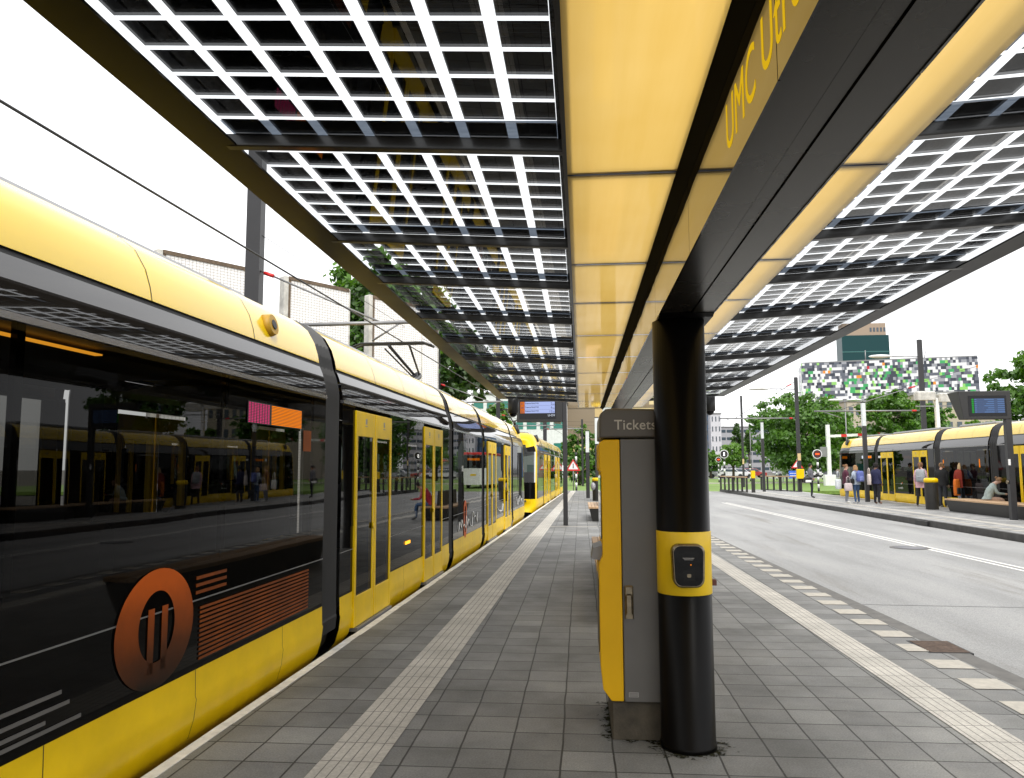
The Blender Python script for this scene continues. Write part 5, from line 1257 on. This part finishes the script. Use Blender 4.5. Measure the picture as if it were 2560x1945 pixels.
person('person in a rust red sweater with long blond hair and light jeans', p, R(-35), 1.72, top=(.24, .022, .008), legs=(.30, .36, .46), hair=(.48, .33, .17), hairlen='long', build=1.08, hem=.80)
bag('shoulder_bag', 'black and orange sports bag beside the rust red sweater', 'bag', pmat((.70, .16, .01)), (p[0]-.24, p[1]-.12, ZF+.50), R(20), (.24, .16, .62), pocket=M['rubber'])
p = (14.02, 28.15, ZF)
tt, P, s = person('person in a grey green hooded top sitting bent over on the far bench', (13.62, 27.8, ZF), R(-108), 1.70, top=(.30, .36, .34), legs=(.46, .30, .22), skin=(.52, .33, .25), hair=(.22, .12, .055), hairlen='bun', sit=True, lean=R(22), nod=1.2, la=((-.03, .12, -.24), (.08, .34, -.26)), ra=((.03, .12, -.24), (-.06, .34, -.26)), build=1.12)
wr = tt.matrix_basis if False else Matrix.Rotation(R(-108), 4, 'Z')
ph = wr @ ((Vector(P['paL'])+Vector(P['paR']))/2+Vector((0, .06, .03)))
b = MB(); b.cbox(-.037, .037, -.075, .075, -.005, .005, .003); ph_o = b.build('phone', pmat((.5, .02, .02)), None); ph_o.location = (13.62+ph.x, 27.8+ph.y, ZF+ph.z); ph_o.rotation_euler = (R(35), 0, R(-108)); tag(ph_o, 'small red phone in the hands of the sitting person', 'phone')
person('person in a red top and blue jeans sitting on the near platform bench', (.98, 24.9, 0), R(-100), 1.70, top=(.45, .03, .06), legs=(.06, .12, .25), hair=(.02, .014, .01), sit=True, lean=R(25), nod=1, la=((-.03, .12, -.24), (.08, .34, -.26)), ra=((.03, .12, -.24), (-.06, .34, -.26)))
# ------------------------------------------------------------------ trees
def tree(name, lab, base, h, crown, leafm, n, lsz=.25, trunk_r=.2, group='trees round the tram stop', seed=1, trunk_h=None, clumps=70, cone=False):
    """crown: list of (dx, dy, z, rx, ry, rz) ellipsoids filled with leaf clumps"""
    rnd = random.Random(seed); t = empty(name, base); tag(t, lab, 'tree', group)
    th = trunk_h or h*.55; b = MB()
    b.tube([(0, 0, 0), (.05*h*.1, 0, th*.5), (0, .02*h, th)], [trunk_r, trunk_r*.75, trunk_r*.45], 9)
    for k in range(7):
        c = crown[k % len(crown)]; a = rnd.uniform(0, 6.28)
        e = (c[0]+c[3]*.6*math.cos(a), c[1]+c[4]*.6*math.sin(a), c[2]+c[5]*rnd.uniform(-.2, .6)); z0 = th*rnd.uniform(.45, .95)
        b.tube([(0, .01*h, z0), (e[0]*.5, e[1]*.5, z0*.5+e[2]*.5+.2), e], [trunk_r*.4, trunk_r*.25, trunk_r*.08], 6)
    b.build('trunk', M['bark'], t)
    v = []; f = []; vol = [c[3]*c[4]*c[5] for c in crown]; tot = sum(vol)
    for c, vo in zip(crown, vol):
        nc = max(8, int(clumps*vo/tot)); per = max(6, int(n*vo/tot/nc))
        for q in range(nc):
            while True:
                d = Vector((rnd.uniform(-1, 1), rnd.uniform(-1, 1), rnd.uniform(-1, 1)))
                if .12 < d.length <= 1: break
            d = d.normalized()*(d.length**.45)
            if cone: k_ = 1-.85*(d.z*.5+.5); d.x *= k_; d.y *= k_
            cc = Vector((c[0]+d.x*c[3], c[1]+d.y*c[4], c[2]+d.z*c[5])); cr = rnd.uniform(.16, .30)*min(c[3], c[5], 4)
            for r_ in range(per):
                o = Vector((rnd.gauss(0, 1), rnd.gauss(0, 1), rnd.gauss(0, .62)))*cr*.62; p = cc+o
                nrm = (o.normalized()*.7+Vector((rnd.uniform(-1, 1), rnd.uniform(-1, 1), rnd.uniform(-.2, 1.3)))).normalized()
                a1 = nrm.orthogonal().normalized(); a1.rotate(Matrix.Rotation(rnd.uniform(0, 6.28), 3, nrm)); a2 = nrm.cross(a1); sz = lsz*rnd.uniform(.6, 1.35)
                i0 = len(v); v += [p-a1*sz*.5, p+a2*sz*.32-nrm*sz*.06, p+a1*sz*.5-nrm*sz*.12, p-a2*sz*.32-nrm*sz*.06]; f.append((i0, i0+1, i0+2, i0+3))
    me = bpy.data.meshes.new('crown'); me.from_pydata([tuple(p) for p in v], [], f); me.materials.append(leafm); me.update()
    o = bpy.data.objects.new('crown', me); COL.objects.link(o); o.parent = t; return t
def ptree(lab, px0, px1, py0, py1, Y, leafm, n, seed, lsz=.25, base_py=None, name='tree', dy=None, lobes=None, **k):
    """a tree whose crown fills photo box px0..px1, py0..py1 at distance Y"""
    a = at(px0, py1, Y); c = at(px1, py0, Y); cx_ = (a.x+c.x)/2; w_ = (c.x-a.x)/2; z0, z1 = a.z, c.z; zc = (z0+z1)/2; hz = (z1-z0)/2; d = dy or w_
    lobes = lobes or [(0, 0, -.1, .82, .8, .82), (-.42, .1, .22, .5, .6, .52), (.40, -.1, .12, .55, .6, .6), (.1, .1, .48, .45, .5, .48), (-.45, -.2, -.42, .5, .6, .45), (.45, .1, -.45, .5, .5, .45)]
    cr = [(q[0]*w_, q[1]*d, zc+q[2]*hz+.1, q[3]*w_, q[4]*d, q[5]*hz) for q in lobes]
    return tree(name, lab, (cx_, Y, -.1), z1+.1, cr, leafm, n, lsz, seed=seed, trunk_h=max(1.2, zc), **k)
ptree('tall leafy tree behind the tiled panels left of the canopy edge', 775, 1110, 610, 1010, 34, M['leaf_mid'], 15000, 2, .30, trunk_r=.3, clumps=190)
ptree('full green tree showing between the tiled panels', 830, 1030, 650, 1000, 33, M['leaf_dark'], 13000, 21, .30, trunk_r=.25, clumps=170)
ptree('dark tree behind the pantograph beside the canopy edge', 1000, 1250, 800, 1040, 44, M['leaf_dark'], 8000, 3, .36, trunk_r=.3, clumps=110)
ptree('small bushy tree left of the departure display', 1200, 1280, 1000, 1100, 62, M['leaf_mid'], 3500, 4, .30)
ptree('dense tree behind the tram, farthest left of the row', 640, 900, 760, 1000, 40, M['leaf_dark'], 6000, 14, .36)
ptree('slender green tree between display post and yellow building', 1404, 1492, 1048, 1215, 78, M['leaf_mid'], 4500, 5, .36)
ptree('darker small tree behind the slim masts at the platform end', 1440, 1530, 1110, 1200, 90, M['leaf_dark'], 3500, 6, .4)
ptree('clipped round tree beyond the two left signals', 1798, 1866, 1108, 1168, 105, M['leaf_light'], 4500, 7, .32, lobes=[(0, 0, 0, .95, .95, .9)], clumps=70)
ptree('dark conifer before the grey hospital block', 1828, 1858, 1060, 1130, 160, M['leaf_dark'], 1800, 8, .6, cone=True, lobes=[(0, 0, 0, 1, 1, 1)])
ptree('second dark conifer right of the first before the grey block', 1858, 1884, 1075, 1130, 165, M['leaf_dark'], 1500, 9, .6, cone=True, lobes=[(0, 0, 0, 1, 1, 1)])
ptree('biggest broad tree behind the signals and tall mast', 1878, 2120, 962, 1186, 88, M['leaf_mid'], 16000, 10, .42, trunk_r=.35, clumps=190)
ptree('lower right shoulder tree behind the waiting man', 2010, 2130, 1050, 1180, 92, M['leaf_dark'], 6000, 15, .42, clumps=80)
ptree('round tree behind the far tram left of the tallest mast', 2150, 2300, 968, 1100, 75, M['leaf_mid'], 8000, 11, .36, clumps=110)
ptree('second round tree behind the far tram right of the tallest mast', 2262, 2378, 1000, 1100, 78, M['leaf_mid'], 6000, 16, .36, clumps=90)
ptree('large tree at the right picture edge behind the wedge display', 2484, 2760, 850, 1080, 60, M['leaf_mid'], 11000, 12, .40, clumps=130)
ptree('low bush behind the far tram under the wedge display', 2412, 2462, 1050, 1085, 70, M['leaf_light'], 1800, 13, .3)
ptree('second low bush right of the wedge display post', 2466, 2520, 1048, 1085, 70, M['leaf_light'], 1800, 17, .3)
ptree('small tree in front of the mosaic building near the lamp', 2085, 2150, 1055, 1110, 100, M['leaf_mid'], 2500, 18, .4)
ptree('tree left of the grey hospital block by the pillar', 1740, 1812, 1120, 1180, 120, M['leaf_mid'], 2500, 19, .45)
# ------------------------------------------------------------------ buildings
def block(name, lab, px0, px1, pyt, Y, depth, wallm, ang=0, rows=None, winm=None, cols=0, wsize=(.7, .55), roof=True, z0=-.3, top=None, bands=None):
    a = at(px0, pyt, Y); c = at(px1, pyt, Y); w_ = (c.x-a.x)/math.cos(ang); h = (top or (a.z+c.z)/2)-z0
    t = empty(name, (a.x, Y, z0), ang); tag(t, lab, 'building')
    b = MB(); b.box(0, w_, 0, depth, 0, h); b.build('wall', wallm, t)
    if roof: b = MB(); b.box(-.2, w_+.2, -.2, depth+.2, h, h+.35); b.build('roof_edge', M['grey_metal'], t)
    if rows:
        rh = h/rows; cw = w_/cols
        for r_ in range(rows):
            b = MB()
            for q in range(cols): b.box(q*cw+cw*(1-wsize[0])/2, q*cw+cw*(1+wsize[0])/2, -.06, -.004, r_*rh+rh*(1-wsize[1])/2, r_*rh+rh*(1+wsize[1])/2)
            b.build('window_row', winm, t)
    return t, w_, h
WIN = gloss_panel('far_window', (.06, .08, .10), 1.5, .08)
WING = gloss_panel('green_window', (.02, .16, .13), 1.5, .1)
WINB = gloss_panel('blue_window', (.05, .14, .28), 1.5, .1)
block('white_building', 'white building with green window bands behind the second tram', 1180, 1412, 985, 135, 30, pbr('white_render', (.62, .62, .64), .7), rows=4, winm=WING, cols=7, wsize=(.72, .34))
# yellow panel building
t, w_, h = block('panel_building', 'building clad in yellow, brown and blue panels behind the slim masts', 1404, 1640, 985, 160, 30, mosaic('panel_facade', 1.9, 7.2, [(.32, (.52, .38, .17)), (.30, (.62, .50, .26)), (.2, (.22, .17, .11)), (.18, (.06, .13, .25))]))
for k in range(1, 6): b = MB(); b.box(0, w_, -.12, -.01, k*7.2-.35, k*7.2+.25); b.build('cornice', pbr('brown_cornice', (.2, .15, .09), .7), t)
# far right group
t, w_, h = block('dark_building', 'dark glazed building with white upper corner right of the pillar', 1700, 1778, 1032, 230, 40, gloss_panel('slate_glass', (.05, .08, .11), 1.5, .1), rows=6, winm=WINB, cols=6)
t, w_, h = block('white_corner_building', 'white cube building with narrow windows right of the pillar', 1776, 1802, 1035, 225, 30, pbr('white_panels', (.55, .55, .58), .6), rows=6, winm=WIN, cols=3, wsize=(.3, .5))
t, w_, h = block('hospital_block', 'long grey block with window bands far beyond the conifers', 1794, 1985, 1068, 280, 40, pbr('grey_concrete', (.36, .36, .38), .8), rows=6, winm=WIN, cols=9, wsize=(.86, .38))
b = MB(); b.box(20, 60, 10, 20, h, h+4); b.build('plant_room', M['white_paint'], t)
MOS = mosaic('mosaic_panels', .60, .76, [(.26, (.72, .72, .73)), (.14, (.30, .31, .34)), (.24, (.10, .11, .14)), (.20, (.03, .037, .055)), (.085, (.04, .34, .10)), (.060, (.26, .56, .13)), (.009, (.75, .25, .02)), (.012, (.5, .012, .03))])
def mosaic_block(lab, px0, pyt0, px1, pyt1, Y0, depth, zlow):
    a = at(px0, pyt0, Y0); ztop = a.z; k = (at(px1, pyt1, 1).z-CAMH); Y1 = (ztop-CAMH)/k; c = at(px1, pyt1, Y1)
    ang = math.atan2(c.y-a.y, c.x-a.x); w_ = math.hypot(c.x-a.x, c.y-a.y)
    t = empty('mosaic_building', (a.x, a.y, 0), ang); tag(t, lab, 'building')
    b = MB(); b.box(0, w_, 0, depth, zlow, ztop); b.build('wall', MOS, t)
    b = MB(); b.box(.1, w_-.1, .1, depth-.1, ztop, ztop+.3); b.build('roof_edge', M['grey_metal'], t)
    b = MB(); b.tube([(16, 3, ztop), (16, 3, ztop+3.2)], .12, 6); b.tube([(w_*.72, 3, ztop), (w_*.74, 3, ztop+3)], .1, 6); b.build('roof_poles', M['grey_metal'], t)
    b = MB(); b.box(w_*.09, w_*.52, 1.0, depth-1, 0, zlow+.01); b.build('base_wall', MOS, t); return t
mosaic_block('tall apartment block in a mosaic of white, grey, green, red and orange panels', 2003, 909, 2444, 891, 210, 16, at(2003, 1020, 210).z-6)
t, w_, h = block('office_tower', 'dark green glass tower with a brown top rising behind the mosaic block', 2104, 2222, 838, 420, 9, gloss_panel('green_tower_glass', (.006, .045, .048), 1.3, .3, .05, .2), roof=False)
b = MB(); b.box(1, w_-1, 1, 8, h, h+at(2160, 812, 420).z-at(2160, 838, 420).z+1); b.build('upper_storey', pbr('tan_cladding', (.33, .25, .18), .7), t)
hh = at(2160, 812, 420).z-at(2160, 838, 420).z
b = MB()
for k in range(5): b.box(w_-9.2+k*1.75, w_-8.2+k*1.75, .9, .99, h+hh*.35, h+hh*.75)
b.build('window_row', WIN, t)
b = MB(); b.box(w_*.5, w_*.62, 4, 8, h+hh+1, h+hh+4); b.tube([(w_-3, 3, h+hh), (w_-3, 3, h+hh+7)], .2, 6); b.build('roof_unit', M['white_paint'], t)
b = MB()
for k in range(1, 7): b.box(-.05, w_+.05, -.1, -.01, h-k*9, h-k*9+.5)
b.build('storey_lines', pbr('green_spandrel', (.03, .13, .12), .4), t)
BEI = pbr('beige_brick', (.42, .36, .29), .85, var=.1)
block('brick_flats', 'low curved beige flats with white framed windows under the mosaic block', 2118, 2330, 1012, 150, 20, BEI, ang=R(14), rows=4, winm=WIN, cols=11, wsize=(.62, .42), top=at(2118, 1020, 150).z+1.2)
block('brick_flats', 'beige brick flats with shuttered windows behind the wedge display', 2290, 2500, 985, 110, 20, BEI, rows=4, winm=WIN, cols=9, wsize=(.5, .42))
# ------------------------------------------------------------------ vehicles in the distance
def car(lab, px_, Y, col, rz=0, z=-.05):
    p = at(px_, 1180, Y); t = empty('parked_car', (p.x, Y, z), rz); tag(t, lab, 'car', 'cars parked beyond the lawn')
    b = MB(); b.prism([(-2.1, .35), (2.1, .35), (2.15, .7), (2.0, .85), (1.1, .95), (.55, 1.42), (-1.2, 1.46), (-1.95, 1.0), (-2.12, .8)], 1, -.85, .85); b.build('body', pbr('car_paint', col, .3, coat=.7), t, bevel=.06)
    b = MB(); b.prism([(.95, .98), (.5, 1.37), (-1.1, 1.40), (-1.7, 1.02)], 1, -.862, .862); b.build('windows', WIN, t)
    for x in (-1.3, 1.3):
        for y in (-.78, .78): b = MB(); b.tube([(x, y-.1, .33), (x, y+.1, .33)], .33, 16); b.build('wheel', M['rubber'], t)
for i, (px_, Y, col, lab) in enumerate(((1968, 128, (.25, .26, .28), 'silver parked car left of the tall mast'), (2018, 128, (.6, .6, .6), 'white parked car right of the tall mast'), (2068, 130, (.10, .11, .13), 'dark grey parked car behind the white gantry post'),
        (1826, 122, (.65, .65, .66), 'white parked car under the clipped tree'), (1850, 124, (.6, .6, .62), 'white parked van like car right of the clipped tree trunk'), (1800, 123, (.5, .5, .52), 'pale parked car left of the clipped tree'), (1880, 126, (.3, .02, .02), 'red parked car beyond the bollard'))):
    car(lab, px_, Y, col)
t = empty('bus', (7.3, 66, ZR)); tag(t, 'white bus with red roof edge driving away on the road, mirrored in the tram', 'bus')
b = MB(); b.cbox(-1.27, 1.27, 0, 12, .35, 2.9, .10); b.build('body', M['white_paint'], t)
b = MB(); b.cbox(-1.29, 1.29, -.02, 12.02, 2.905, 3.1, .05); b.build('roof_edge', M['red_paint'], t)
b = MB(); b.box(-1.15, 1.15, -.012, -.001, 1.75, 2.85); b.build('rear_window', M['screen_black'], t)
b = MB(); b.box(-.5, .5, -.02, -.013, 2.4, 2.6); b.build('line_display', M['orange_led'], t)
b = MB(); b.box(-.3, .3, -.012, -.001, 1.1, 1.25); b.build('plate', M['yellow'], t)
for x in (-1.0, 1.0):
    for y in (3, 9.5): b = MB(); b.tube([(x-.14, y, .48), (x+.14, y, .48)], .48, 18); b.build('wheel', M['rubber'], t)
